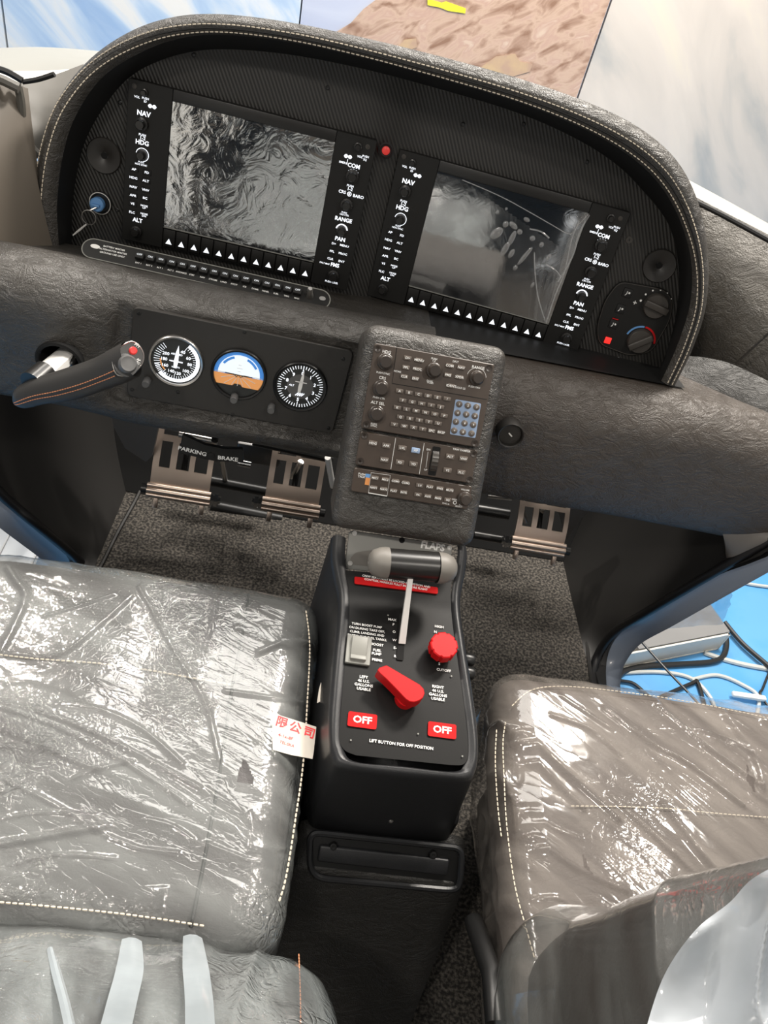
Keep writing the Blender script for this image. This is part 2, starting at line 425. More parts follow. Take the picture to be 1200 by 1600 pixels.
_fc = {}
def text_mesh(s, size):
    key = (s, round(size, 5))
    if key not in _fc:
        c = bpy.data.curves.new('txt', 'FONT'); c.body = s; c.size = size; c.align_x = 'CENTER'; c.align_y = 'CENTER'; c.space_line = .85
        c.offset = size*(.016 if size < .0075 else (.045 if s == 'FLAPS' else .026)); c.resolution_u = 2
        o = bpy.data.objects.new('txt', c); COL.objects.link(o)
        dg = bpy.context.evaluated_depsgraph_get(); dg.update()
        me = bpy.data.meshes.new_from_object(o.evaluated_get(dg))
        _fc[key] = ([tuple(v.co) for v in me.vertices], [tuple(p.vertices) for p in me.polygons])
        bpy.data.objects.remove(o); bpy.data.meshes.remove(me); bpy.data.curves.remove(c)
    return _fc[key]
def text(mb, s, a, b, size, h=.0004, rot=0, mi=0, sx=1):
    vs, fs = text_mesh(s, size); c, sn = math.cos(rot), math.sin(rot)
    mb.verts_faces([(a+(x*sx*c-y*sn), b+(x*sx*sn+y*c), h) for x, y, z in vs], fs, mi)
def disc(mb, a, b, r, h, n=24, mi=0, a0=0, a1=2*PI, r0=0):
    """flat disc or ring sector at height h"""
    k = max(2, int(n*(a1-a0)/(2*PI)))
    P = [(a+r*math.cos(a0+(a1-a0)*i/k), b+r*math.sin(a0+(a1-a0)*i/k), h) for i in range(k+1)]
    Q = [(a+r0*math.cos(a0+(a1-a0)*i/k), b+r0*math.sin(a0+(a1-a0)*i/k), h) for i in range(k+1)]
    if r0 > 0: mb.verts_faces(P+Q, [(i, i+1, k+2+i, k+1+i) for i in range(k)], mi)
    else: mb.verts_faces(P+[(a, b, h)], [(i, i+1, k+1) for i in range(k)], mi)
def knob_mb(a, b, r, h, kn=.05, n=28, base=True):
    m = MB()
    if base: m.lathe((a, b, 0), [(0, 0), (r*1.15, 0), (r*1.12, h*.35), (r*.8, h*.4)], n, knurl=kn)
    m.lathe((a, b, 0), [(0, 0), (r*.8, 0), (r*.78, h*.92), (r*.68, h), (0, h)], n, knurl=kn if base else kn)
    return m

# ------------------------------------------------------------------ the setting
# printed backdrop of the stand
def printed(name, stops, scale, rot, stretch, dist=1.0, det=6):
    m = bpy.data.materials.new(name); m.use_nodes = True; n = m.node_tree.nodes; l = m.node_tree.links; b = n['Principled BSDF']
    b.inputs['Roughness'].default_value = .45
    tc = n.new('ShaderNodeTexCoord'); mp = n.new('ShaderNodeMapping'); mp.inputs['Rotation'].default_value = (0, rot, 0)
    m2 = n.new('ShaderNodeMapping'); m2.inputs['Scale'].default_value = (1, 1, stretch)
    t = n.new('ShaderNodeTexNoise'); t.inputs['Scale'].default_value = scale; t.inputs['Detail'].default_value = det; t.inputs['Distortion'].default_value = dist
    cr = n.new('ShaderNodeValToRGB'); e = cr.color_ramp
    for i, (p, c) in enumerate(stops):
        s = e.elements[i] if i < 2 else e.elements.new(p)
        s.position = p; s.color = (*c, 1)
    l.new(tc.outputs['Object'], mp.inputs[0]); l.new(mp.outputs[0], m2.inputs[0]); l.new(m2.outputs[0], t.inputs['Vector'])
    l.new(t.outputs[0], cr.inputs[0]); l.new(cr.outputs[0], b.inputs['Base Color'])
    return m
MT['p_sky'] = printed('print_blue_sky', [(.34, (.34, .47, .66)), (.47, (.48, .59, .72)), (.55, (.66, .70, .74)), (.64, (.80, .76, .70))], 2.2, R_(-42), 4.5, .5)
MT['p_grey'] = printed('print_lilac_sky', [(.3, (.42, .45, .58)), (.7, (.60, .62, .70))], 2, 0, 2)
MT['p_rock'] = printed('print_rock_face', [(.34, (.30, .17, .11)), (.46, (.50, .33, .24)), (.52, (.60, .42, .31)), (.60, (.54, .35, .27)), (.70, (.66, .50, .38))], 11, R_(35), 2.4, .6, 12)
MT['p_yellow'] = mat('print_yellow_patch', (.60, .42, .24), .5, colnoise=(16, (.50, .33, .23), .35, .6))
MT['p_ylw'] = mat('print_yellow_lettering', (.85, .78, .05), .5)
MT['p_cloud'] = printed('print_pale_cloud', [(.30, (.42, .41, .39)), (.38, (.54, .50, .45)), (.46, (.64, .57, .50)), (.60, (.70, .62, .54)), (.74, (.76, .68, .54))], 1.7, R_(-50), 3.0, .8)
WY = 2.0
def wallpoly(px, y=WY):
    return [tuple(aty(a, b, y)) for a, b in px]
def panel_obj(name, x0, x1, m, kind=None):
    b = MB(); b.box(((x0+x1)/2, WY+.02, .6), (x1-x0, .04, 2.6)); o = b.build(name, m, smooth=False)
    if kind: o['kind'] = kind
    return o
x472 = aty(472, 0, WY).x; x955 = aty(955, 0, WY).x; x7 = aty(7, 40, WY).x
p = panel_obj('wall_front', -3.2, 3.4, 'sillw', 'structure'); p.location.y = .05
def tagm(o, label, cat, group=None):
    o['label'] = label; o['category'] = cat
    if group: o['group'] = group
    return o
tagm(panel_obj('backdrop_print', -2.6, x7-.004, 'p_sky'), 'narrow strip of printed blue sky backdrop at the far left corner', 'poster')
tagm(panel_obj('backdrop_print', x7+.004, x472-.003, 'p_sky'), 'printed backdrop panel of blue sky with white streaks behind the hood', 'poster')
rk = thing('backdrop_print', 'printed backdrop panel showing a brown rock face under lilac sky', 'poster', T(0, 0, 0))
b = MB(); b.box(((x472+x955)/2, WY+.02, .6), (x955-x472-.004, .04, 2.6)); b.build('sheet', 'p_grey', rk, smooth=False)
b = MB(); pts = wallpoly([(500, 75), (525, 50), (548, 36), (568, 14), (592, -4), (640, -45)], WY-.003)
pts += [(x955-.004, WY-.003, pts[-1][2]+.1), (x955-.004, WY-.003, -.2), (pts[0][0]-.05, WY-.003, -.2)]
b.verts_faces(pts, [tuple(range(len(pts)))]); b.build('rock_picture', 'p_rock', rk, smooth=False)
for poly in ([(745, 110), (775, 88), (805, 84), (812, 96), (832, 100), (828, 112), (800, 120), (770, 125), (742, 118)], [(618, 78), (632, 62), (650, 60), (652, 74), (630, 82)]):
    b = MB(); q = wallpoly(poly, WY-.005); b.verts_faces(q, [tuple(range(len(q)))]); b.build('yellow_patch', 'p_yellow', rk, smooth=False)
b = MB(); q = wallpoly([(668, -2), (690, 4), (697, 2), (728, 13), (727, 21), (700, 17), (688, 12), (668, 8)], WY-.006); b.verts_faces(q, [tuple(range(len(q)))])
b.build('yellow_marking', 'p_ylw', rk, smooth=False)
tagm(panel_obj('backdrop_print', x955+.004, 3.2, 'p_cloud'), 'printed backdrop panel of pale clouds to the right of the rock face', 'poster')
# stand floor
FZ = -.55
b = MB(); b.box((.2, .6, FZ-.02), (7, 5.5, .04)); b.build('floor_stand', 'bluefloor', smooth=False, kind='structure')
# cabin carpet floor
b = MB(); out = [(-.56, .6), (.58, .6), (.58, .0)] + [tuple(atz(x, y, 0).xy) for x, y in ((925, 1072),)]
out += [(.56, -.4), (.56, -1.6), (-.50, -1.6)] + [tuple(atz(x, y, 0).xy) for x, y in ((145, 895),)] + [(-.53, .05)]
b.prism(out, -.03, 0); b.build('floor', 'carpet', smooth=False, kind='structure')
# carpet binding
b = MB(); P = spline([atz(x, y, .003) for x, y in ((878, 850), (890, 885), (905, 930), (914, 985), (920, 1030), (926, 1078))], 40)
b.tube(P, .004, 6); P = spline([atz(x, y, .003) for x, y in ((150, 895), (160, 880), (185, 830), (215, 775), (232, 735))], 30)
b.tube(P, .004, 6); b.build('trim_1', 'side', kind='structure')
# firewall, footwell shade sheet, and unseen rear added for screen reflections
b = MB(); b.box((.03, .56, .35), (1.25, .04, .75)); b.build('wall_firewall', 'black', smooth=False, kind='structure')
b = MB(); b.grid(2, 2, lambda u, v: Vector((-.58+1.2*u, .22+.32*v, .002+.40*v**1.3))); b.build('wall_footwell_shade', 'hole', kind='structure')  # black sheet standing in for the shade behind the pedals
b = MB(); b.box((.03, -2.25, .65), (2.6, .04, 2.0)); b.build('wall_rear_added', 'pillar', smooth=False, kind='structure')  # unseen dark wall added to darken what the screens mirror
b = MB(); b.box((.03, -1.95, 1.02), (1.9, .55, .05), .02, 2); b.build('trim_19', 'side', kind='structure')
b = MB(); b.box((-1.05, -1.75, .9), (.5, .06, 1.0), .02, 2); b.build('wall_cream_added', 'boxw', kind='structure')  # unseen cream panel added to show up in the left screen's reflection
# side linings
def ruled(name, lo, hi, m, thick=.012, sx=1, n=40, kind='structure', label=None, cat=None):
    L, H = spline(lo, n), spline(hi, n); mb = MB()
    def f(off):
        return lambda u, v: L[round(u*n)].lerp(H[round(u*n)], v) + Vector((off, 0, 0)) + Vector((sx*.02*math.sin(PI*v), 0, 0))
    mb.grid(n, 10, f(0)); mb.grid(n, 10, f(sx*thick))
    o = mb.build(name, m, kind=kind); return o
lo_r = [(.566, -.14, 0), (.562, -.08, 0), (.556, -.02, 0), (.552, .05, 0), (.546, .15, 0), (.54, .3, 0), (.535, .54, 0)]
seal_r = [atx(x, y, d) for x, y, d in ((923, 1095, .565), (925, 1060, .57), (935, 1022, .58), (960, 988, .59), (1010, 957, .60), (1100, 903, .64), (1225, 830, .70))]
ruled('wall_right', lo_r, [seal_r[0], seal_r[1], seal_r[2], seal_r[3], seal_r[4], seal_r[5], seal_r[6], Vector((.68, .15, .50)), Vector((.64, .4, .56))], 'side')
b = MB(); b.grid(1, 1, lambda u, v: Vector((.72, .12+u*.5, .30+v*.25))); b.build('wall_right_lining', 'side', kind='structure')
lo_l = [(-.49, -.04, 0), (-.486, .03, 0), (-.484, .1, 0), (-.482, .2, 0), (-.48, .3, 0), (-.48, .45, 0), (-.48, .54, 0)]
seal_l = [atx(x, y, d) for x, y, d in ((140, 895, -.51), (115, 868, -.52), (60, 822, -.55), (25, 793, -.58), (0, 770, -.60), (-40, 722, -.63), (-90, 650, -.66))]
ruled('wall_left', lo_l, [seal_l[0], seal_l[1], seal_l[2], seal_l[3], seal_l[4], seal_l[5], seal_l[6], Vector((-.64, .2, .50)), Vector((-.6, .4, .52))], 'side', sx=-1)
b = MB(); b.grid(1, 1, lambda u, v: Vector((-.74, -.02+u*.6, .1+v*.5))); b.build('wall_left_lining', 'side', kind='structure')
# seals and sills along the two door openings
def sill(name, seal, sx, w, drop, m):
    S = spline(seal, 60); b = MB(); b.tube(S, .009, 10); b.build('trim_2' if sx > 0 else 'trim_3', 'seal', kind='structure')
    # the painted door frame outside the seal
    b = MB()
    nrm = []
    for i, p in enumerate(S):
        t = (S[min(i+1, 60)]-S[max(i-1, 0)]); t.x = 0; t.normalize(); nrm.append(Vector((0, -t.z, t.y)) if 0 else Vector((0, t.z, -t.y)))
    def f(u, v):
        p = S[round(u*60)]; n = nrm[round(u*60)]
        a = v*PI*.5
        return p + Vector((sx*(.006+w*math.sin(a)), 0, 0)) + n*-1*(-.012 + drop*(1-math.cos(a)))
    b.grid(60, 8, f); b.build(name, m, kind='structure')
sill('trim_4', seal_r, 1, .05, .03, 'sill'); sill('trim_5', seal_l, -1, .05, .03, 'sill')
# grey kick linings beside the pedals
b = MB(); q = [aty(x, y, .12) for x, y in ((172, 640), (178, 668), (195, 700), (228, 722), (238, 712), (250, 655))]
b.verts_faces([tuple(v) for v in q]+[tuple(v+Vector((0, .02, 0))) for v in q], [(0, 1, 2, 3, 4, 5), (11, 10, 9, 8, 7, 6)]+[(i, (i+1) % 6, 6+(i+1) % 6, 6+i) for i in range(6)])
b.build('trim_6', 'kick', kind='structure')
b = MB(); q = [aty(x, y, .16) for x, y in ((865, 775), (885, 845), (900, 820), (925, 792), (925, 780))]
b.verts_faces([tuple(v) for v in q]+[tuple(v+Vector((0, .02, 0))) for v in q], [(0, 1, 2, 3, 4), (9, 8, 7, 6, 5)]+[(i, (i+1) % 5, 5+(i+1) % 5, 5+i) for i in range(5)])
b.build('trim_7', 'kick', kind='structure')
# ribbons beside the hood: sill tops, pillars, leather trims (each with its own depth)
def ribbon(name, A, B, m, n=24, bulge=0, kind='structure', thick=.01, mats=None):
    A = spline([aty(x, y, d) for x, y, d in A], n); B = spline([aty(x, y, d) for x, y, d in B], n); b = MB()
    def f(o): return lambda u, v: A[round(u*n)].lerp(B[round(u*n)], v) + Vector((0, -bulge*math.sin(PI*v)+o, bulge*.5*math.sin(PI*v)))
    b.grid(n, 10, f(0)); b.grid(n, 10, f(thick)); return b.build(name, m, kind=kind)
ribbon('trim_8', [(-60, 80, .55), (60, 76, .55), (170, 84, .5)], [(-60, 118, .40), (60, 122, .40), (150, 118, .38)], 'sillw', bulge=.01)
ribbon('trim_9', [(-60, 112, .40), (50, 114, .40), (150, 108, .38)], [(-60, 135, .30), (50, 140, .30), (130, 135, .28)], 'boxw')
ribbon('wall_left_pillar', [(-120, 130, .05), (-10, 128, .12), (40, 142, .15)], [(-120, 430, -.12), (0, 430, -.02), (95, 430, .08)], 'pillar', bulge=.02)
ribbon('trim_10', [(28, 132, .22), (75, 122, .25), (128, 103, .27)], [(52, 240, .14), (68, 255, .15), (84, 268, .16)], 'flapgrey', bulge=.015)
b = MB(); b.tube(spline([aty(x, y, .13) for x, y in ((28, 134), (33, 160), (36, 200), (48, 228), (62, 244))], 30), .006, 8)
b.tube(spline([aty(x, y, .12) for x, y in ((-40, 112), (0, 124), (18, 132), (30, 138))], 20), .007, 8); b.build('trim_11', 'flapgrey', kind='structure')
b = MB(); b.tube(spline([aty(x, y, .2) for x, y in ((-20, 103), (10, 112), (35, 126))], 12), .005, 6); b.tube(spline([aty(x, y, .2) for x, y in ((36, 128), (60, 124), (85, 116))], 12), .004, 6)
b.build('trim_12', 'black', kind='structure')
# right side
ribbon('trim_13', [(1060, 275, .42), (1140, 318, .38), (1260, 385, .3)], [(1075, 320, .34), (1140, 342, .30), (1260, 408, .22)], 'sillw', bulge=.006)
ribbon('trim_14', [(1070, 302, .32), (1140, 338, .28), (1260, 400, .20)], [(1075, 560, .20), (1160, 590, .10), (1280, 690, .0)], 'trim_leather', bulge=.03)
b = MB(); b.tube(spline([aty(x, y, d) for x, y, d in ((1080, 312, .29), (1140, 342, .25), (1260, 408, .17))], 30), .0045, 8); b.build('trim_15', 'black', kind='structure')
b = MB(); b.tube(spline([aty(x, y, d) for x, y, d in ((1210, 512, .03), (1180, 540, .05), (1150, 568, .07))], 20), .0022, 6)
b.build('trim_16', 'leather', kind='structure')
b = MB(); q = [aty(x, y, .28) for x, y in ((1097, 297), (1110, 304), (1128, 318), (1112, 312))]; b.verts_faces([tuple(v) for v in q], [(0, 1, 2, 3)])
ribbon('trim_17', [(1060, 560, .12), (1110, 565, .1), (1160, 580, .08), (1280, 640, .0)], [(1040, 640, .03), (1110, 660, .02), (1160, 670, .0), (1280, 720, -.06)], 'leather_black', bulge=.01)
ribbon('trim_20', [(1122, 815, -.08), (1160, 825, -.09), (1205, 832, -.10)], [(1136, 872, -.09), (1146, 880, -.10), (1205, 845, -.11)], 'kick', bulge=.008)
# ------------------------------------------------------------------ frames of the fitted units
FL = Frame((-.2598, .1599, .7644), 12.01, -1.53, 1.23)
FR = Frame((.1389, .1502, .7473), 12.48, -8.46, 0)
FG = Frame((-.2214, -.0565, .5827), 10.39, 1.82, 2.36)
FK = Frame((.0409, -.1931, .7023), 34.85, -.12, -.5)

# ------------------------------------------------------------------ instrument panel (carbon sheet)
def panel_pt(px, py, back=.010):
    """point of the gently bent carbon sheet seen at a pixel"""
    a = onplane(px, py, FL.o - FL.Z*back, FL.Z); c = onplane(px, py, FR.o - FR.Z*back, FR.Z)
    t = max(0, min(1, (a.x+.10)/.10)); t = t*t*(3-2*t)
    return a.lerp(c, t)
P_EDGE = [(118, 400), (119, 330), (128, 262), (147, 203), (183, 148), (225, 114), (285, 92), (350, 85), (450, 93), (565, 115), (690, 148), (805, 183), (893, 221), (958, 261), (1003, 304), (1038, 358), (1054, 415), (1052, 480), (1037, 545), (1014, 600)]
I_EDGE = [(87, 386), (84, 320), (93, 245), (113, 183), (153, 124), (209, 86), (275, 61), (350, 55), (455, 67), (570, 92), (695, 126), (810, 161), (905, 199), (978, 240), (1029, 285), (1064, 343), (1083, 410), (1082, 476), (1062, 542), (1036, 600)]
O_EDGE = [(46, 388), (47, 318), (56, 240), (81, 165), (128, 100), (190, 54), (260, 28), (340, 22), (450, 35), (570, 60), (700, 92), (820, 126), (920, 161), (1000, 200), (1060, 252), (1095, 320), (1110, 400), (1107, 480), (1086, 548), (1058, 606)]
NS = 114
def px_spline(L): return [(v.x, v.y) for v in spline([Vector((x, y, 0)) for x, y in L], NS)]
PE = [panel_pt(x, y) for x, y in px_spline([(a-6 if i < 4 else a+(6 if i > 14 else 0), c-8 if 3 < i < 16 else c) for i, (a, c) in enumerate(P_EDGE)])]
LIPY = .105
LIP = Frame((.0, .065, .75), 12, -4)
IE = [onplane(x, y, LIP.o, LIP.Z) for x, y in px_spline(I_EDGE)]
OE = [onplane(x, y, LIP.o, LIP.Z) for x, y in px_spline(O_EDGE)]
ip = thing('instrument_panel', 'black carbon weave instrument panel filling the leather hood arch', 'instrument panel', T(0, 0, 0))
b = MB()
bot = [panel_pt(x, y) for x, y in [(118+(1014-118)*i/NS, 440+(640-440)*i/NS) for i in range(NS+1)]]
n2 = 30
def fpan(u, v):
    i = round(u*NS); a = PE[i]; c = bot[i]
    # slide evenly from bottom to arch
    return c.lerp(a, v)
b.grid(NS, n2, fpan); b.grid(NS, n2, lambda u, v: fpan(u, v)+Vector((0, .006, 0)))
b.build('carbon_sheet', 'carbon', ip)
def small_screw(parent, fr, px, py, h, r=.0032, m='blackm'):
    a, c = fr.px(px, py, h); mb = MB(); mb.lathe((0, 0, 0), [(0, 0), (r, 0), (r, .0008), (r*.6, .0016), (0, .0012)], 14)
    o = mb.build('screw', m, parent); M_ = fr.M.copy(); M_.translation = fr.pt(a, c, h); o.matrix_world = M_; return o
for x, y in ((303, 86), (512, 137), (619, 165), (723, 194), (818, 194), (917, 253), (188, 160), (183, 328), (966, 560)):
    small_screw(ip, FL if x < 560 else FR, x, y, -.0098)
for x, y in ((597, 262), (564, 418), (983, 375)):
    fr = FL if x < 560 else FR; a, c = fr.px(x, y, -.0095); mb = MB(); mb.lathe((0, 0, 0), [(.0022, 0), (.0022, .001), (.005, .001), (.0055, 0)], 20)
    o = mb.build('rivet', 'knobface', ip); M_ = fr.M.copy(); M_.translation = fr.pt(a, c, -.0098); o.matrix_world = M_

# ------------------------------------------------------------------ hood
hood = thing('glareshield_hood', 'black leather hood arching over both displays with cream double stitching', 'glareshield', T(0, 0, 0))
SECT = 22
def hood_pt(i, k):
    P, I, O = PE[i], IE[i], OE[i]; wv = O-I; L = wv.length; out = wv.normalized()
    if k <= 5: return P.lerp(I + LIP.Z*-.012, k/5)                       # inner wall
    if k <= 15:
        t = (k-5)/10; a = PI*t
        return I.lerp(O, t) + LIP.Z*(.45*L*math.sin(a)**.8 - .012)
    t = (k-15)/(SECT-15)
    up = max(0, out.z)
    return O + LIP.Z*(-.012-.22*t) + out*(.016*math.sin(PI*t*.6)*(1-up*.6)) + Vector((0, 0, -.09*t*up))
b = MB(); b.grid(NS, 5, lambda u, v: hood_pt(round(u*NS), round(v*5))); b.build('inner_lining', 'hood_in', hood)
b = MB(); b.grid(NS, SECT-5, lambda u, v: hood_pt(round(u*NS), 5+round(v*(SECT-5)))); b.build('leather_cover', 'leather', hood)
b = MB()
for kk, rr in ((.62, 1), (.22, 1)):
    pass
def lipline(tf):
    out = []
    for i in range(NS+1):
        I, O = IE[i], OE[i]; t = tf(i/NS); L = (O-I).length
        out.append(I.lerp(O, t) + LIP.Z*(.45*L*math.sin(PI*t)**.8 - .011))
    return out
def key(u, K):
    for (a, p), (c, q) in zip(K, K[1:]):
        if u <= c: return p+(q-p)*(u-a)/(c-a)
    return K[-1][1]
SA = lipline(lambda u: key(u, [(0, .93), (.16, .92), (.33, .55), (.5, .45), (.8, .45), (.9, .6), (1, .6)])); SB = lipline(lambda u: key(u, [(0, .50), (.16, .48), (.33, .16), (.5, .08), (.8, .12), (.9, .28), (1, .3)]))
stitches(b, SA, .0065, .28, .0009); stitches(b, SB, .0065, .28, .0009); b.build('stitching', 'stitch', hood)
b = MB(); b.tube([p.lerp(q, .5)-LIP.Z*.0003 for p, q in zip(SA, SB)], .0014, 6); b.build('seam', 'hood_in', hood)

# ------------------------------------------------------------------ leather knee bolsters
def bolster(sections, n=70, m='leather', name='knee_bolster', hole=None, nv=36, dent=None):
    xs = [s[0] for s in sections]; PR = [spline([Vector((0, a, c)) for a, c in s[1]], nv) for s in sections]
    def f(u, v):
        x = xs[0]+(xs[-1]-xs[0])*u; k = 0
        while k < len(xs)-2 and x > xs[k+1]: k += 1
        t = (x-xs[k])/(xs[k+1]-xs[k]); t = t*t*(3-2*t) if len(xs) > 2 else t
        p = PR[k][round(v*nv)].lerp(PR[k+1][round(v*nv)], t); q = Vector((x, p.y, p.z))
        q += Vector((0, -1, .3))*.003*noise.noise(q*9)
        if dent: q = dent(q)
        return q
    b = MB(); b.grid(n, nv, f, skip=hole); return b
profL = [(.16, .63), (.05, .655), (.03, .672), (0, .680), (-.026, .672), (-.046, .652), (-.058, .60), (-.069, .54), (-.082, .505), (-.082, .475), (-.06, .455), (-.02, .455), (.08, .47)]
profLL = [(.12, .64), (.03, .675), (.0, .694), (-.035, .695), (-.065, .68), (-.085, .65), (-.092, .60), (-.095, .555), (-.098, .515), (-.09, .49), (-.06, .475), (-.02, .47), (.08, .48)]
HC = aty(96, 560, -.085)
def hole(co): return (Vector((co.x-HC.x, 0, co.z-HC.z)).length < .030) and co.y < 0
def gdent(q):
    d = q-FG.o; a, c, n = d.dot(FG.X), d.dot(FG.Y), d.dot(FG.Z)
    k = max(0, 1-max(0, abs(a+.002)-.172)/.02)*max(0, 1-max(0, abs(c)-.078)/.014); k = k*k*(3-2*k)
    return q-FG.Z*max(0, n+.004)*k if q.y < .0 else q
bl = thing('knee_bolster', 'wrinkled black leather bolster under the left display', 'dashboard', T(0, 0, 0))
bolster([(-.72, profLL), (-.50, profLL), (-.36, profL), (.06, profL)], 170, hole=hole, nv=70, dent=gdent).build('leather_pad', 'leather', bl)
b = MB(); ring = [(HC.x+.031*math.cos(a), -.084, HC.z+.031*math.sin(a)) for a in [2*PI*i/40 for i in range(40)]]
b.tube([Vector(p)-Vector((0, .010, 0)) for p in ring], .0035, 8, closed=True)
b.lathe((HC.x, -.09, HC.z), [(.032, 0), (.034, .07), (0, .08)], 32, axis=(0, 1, 0)); b.build('socket', 'hole', bl)
profR = [(.16, .63), (.05, .645), (.0, .655), (-.035, .645), (-.062, .615), (-.078, .57), (-.088, .52), (-.09, .475), (-.08, .445), (-.05, .435), (0, .44), (.08, .46)]
br = thing('knee_bolster', 'wide brown-black leather bolster under the right display', 'dashboard', T(0, 0, 0))
profRR = [(.13, .60), (.05, .625), (.0, .640), (-.045, .632), (-.075, .605), (-.092, .565), (-.10, .52), (-.10, .47), (-.085, .44), (-.05, .43), (0, .435), (.08, .455)]
bolster([(.09, profR), (.45, profR), (.80, profRR)], 120, nv=50).build('leather_pad', 'leather_brown', br)
# closing dark shelf between bolsters and displays
b = MB(); b.grid(2, 2, lambda u, v: Vector((-.46+.94*u, .02+.16*v, .655-.03*v))); b.grid(2, 2, lambda u, v: Vector((-.46+.94*u, .02+.16*v, .640-.03*v))); b.build('trim_18', 'hood_in', kind='structure')

# ------------------------------------------------------------------ centre console
cc = thing('centre_console', 'leather wrapped centre stack holding the keypad and audio units', 'console', FK.M)
cy0, cy1 = -.197, .080
def cw(co, nn, u):
    # a little wider towards the foot, foot curls back
    t = (co.y)/.14; co = co.copy(); co.x *= 1-.02*t
    e = max(abs(u.x), abs(u.y)) 
    return co
b = MB(); b.rbox((.002, (cy0+cy1)/2, -.082), (.197, cy1-cy0, .15), .018, (30, 40, 10), warp=cw); b.build('leather_body', 'leather', cc)

# ------------------------------------------------------------------ pedestal
def zp(y):
    K = [(-.20, .545), (-.245, .520), (-.275, .493), (-.305, .475), (-.35, .463), (-.45, .444), (-.62, .412)]
    K = K[::-1]
    if y <= K[0][0]: return K[0][1]
    for (a, za), (c, zc) in zip(K, K[1:]):
        if y <= c: return za+(zc-za)*(y-a)/(c-a)
    return K[-1][1]
def ped(px, py, h=0):
    d = ray(px, py); z = .45+h
    for _ in range(40):
        p = CAM_P + d*((z-CAM_P.z)/d.z); z = z*.5+.5*(zp(p.y)+h)
    return p
RIM = [(528, 838), (527, 868), (532, 900), (538, 930), (537, 970), (531, 1030), (526, 1090), (523, 1140), (526, 1170), (545, 1192), (630, 1201), (718, 1210), (736, 1196), (740, 1165), (735, 1115), (727, 1060), (718, 1000), (712, 955), (712, 925), (718, 895), (722, 865), (721, 852)]
rim = [ped(x, y) for x, y in RIM]; NR = 120
rim_s = spline(rim, NR)
pd = thing('centre_pedestal', 'black plastic pedestal between the two seats carrying the engine controls', 'console', T(0, 0, 0))
cen = Vector((.075, -.42, 0))
def skirt(i, v):
    p = rim_s[i]; out = Vector((p.x-cen.x, 0, 0)); 
    aft = max(0, min(1, (-.50-p.y)/.05))
    o = Vector((math.copysign(1, p.x-cen.x)*min(1, abs(p.x-cen.x)/.06), 0, 0)) + Vector((0, -1, 0))*aft; o = o.normalized() if o.length > 0 else o
    if v <= .5:
        a = v/.5*PI*.5; return p + o*(.009*math.sin(a)) + Vector((0, 0, .003-.012*(1-math.cos(a))))
    t = (v-.5)/.5; zb = .27 if aft > .5 else .02
    q = p + o*.009 - Vector((0, 0, .009)); tgt = Vector((q.x+o.x*.012*t, q.y+o.y*.016*t, q.z))
    tgt.z = q.z + (.26-q.z)*t; return tgt
b = MB(); b.grid(NR, 24, lambda u, v: skirt(round(u*NR), v))
inner = [p.lerp(Vector((cen.x, p.y+( .03 if p.y < -.5 else 0), p.z)), .10) for p in rim_s]
b.grid(NR, 3, lambda u, v: rim_s[round(u*NR)].lerp(inner[round(u*NR)], v)+Vector((0, 0, .003-.0035*v*v)))
b.build('shell', 'ped', pd)
# lower shell under the rim, down to the carpet
b = MB(); b.box((.078, -.40, .15), (.215, .36, .29), .02, 4); b.build('lower_shell', 'ped', pd)
# black control plate
PLATE = [(546, 850), (538, 892), (545, 925), (545, 970), (540, 1020), (535, 1080), (531, 1130), (530, 1158), (540, 1175), (556, 1181), (630, 1190), (700, 1197), (722, 1197), (731, 1182), (729, 1140), (722, 1080), (713, 1020), (706, 965), (704, 925), (708, 890), (709, 860)]
b = MB()
Lp = [(538, 892), (545, 925), (545, 970), (540, 1020), (535, 1080), (531, 1130), (530, 1155), (533, 1166), (541, 1175), (556, 1181)]
Rp = [(706, 905), (704, 930), (706, 970), (713, 1022), (722, 1084), (729, 1140), (731, 1172), (729, 1188), (721, 1196), (702, 1196)]
LL = spline([ped(x, y) for x, y in Lp], 60); RR = spline([ped(x, y) for x, y in Rp], 60)
b.grid(60, 16, lambda u, v: (lambda q: Vector((q.x, q.y, zp(q.y)+.0015)))(LL[round(u*60)].lerp(RR[round(u*60)], v))); b.build('control_plate', 'pedplate', pd)
FP = Frame((.075, -.45, .4445), 90-10.9, 0, 0)
FP = Frame((.075, -.45, .446), 79.3, 0, 0)
FF = Frame((.06, -.2575, .5085), 43, 0, 0)
# satin flaps plate
fa = [FF.px(x, y, .003) for x, y in ((546, 829), (707, 852), (700, 905), (538, 889))]
fp = thing('flaps_plate', 'satin grey plate marked FLAPS behind the throttle handle', 'plate', FF.M)
b = MB(); b.prism(roundpoly([fa[0], fa[1], fa[2], fa[3]], .006), -.004, .003, .0006); b.build('plate', 'flap', fp)
b = MB(); q = [FF.px(x, y, .0035) for x, y in ((556, 863), (590, 858), (700, 872), (700, 898), (548, 882), (547, 872))]; b.prism(roundpoly(q, .004), .003, .0034); b.build('recess_face', 'capgrey', fp)
b = MB(); a_, c_ = FF.px(676, 854, .003); text(b, 'FLAPS', a_, c_, .0135, .0036); a_, c_ = FF.px(697, 867, .003); text(b, 'UP', a_, c_, .006, .0036); b.build('lettering', 'white', fp)
a_, c_ = FF.px(628, 844, .003); b = MB(); disc(b, a_, c_, .0042, .0034); b.build('hole', 'hole', fp)
for x, y in ((554, 833), (702, 856), (547, 880)):
    a_, c_ = FF.px(x, y, .003); b = MB(); b.lathe((a_, c_, .003), [(0, .0006), (.0018, .0006), (.0022, .001), (.0034, .001), (.0038, 0)], 18); b.build('screw', 'steel', fp)
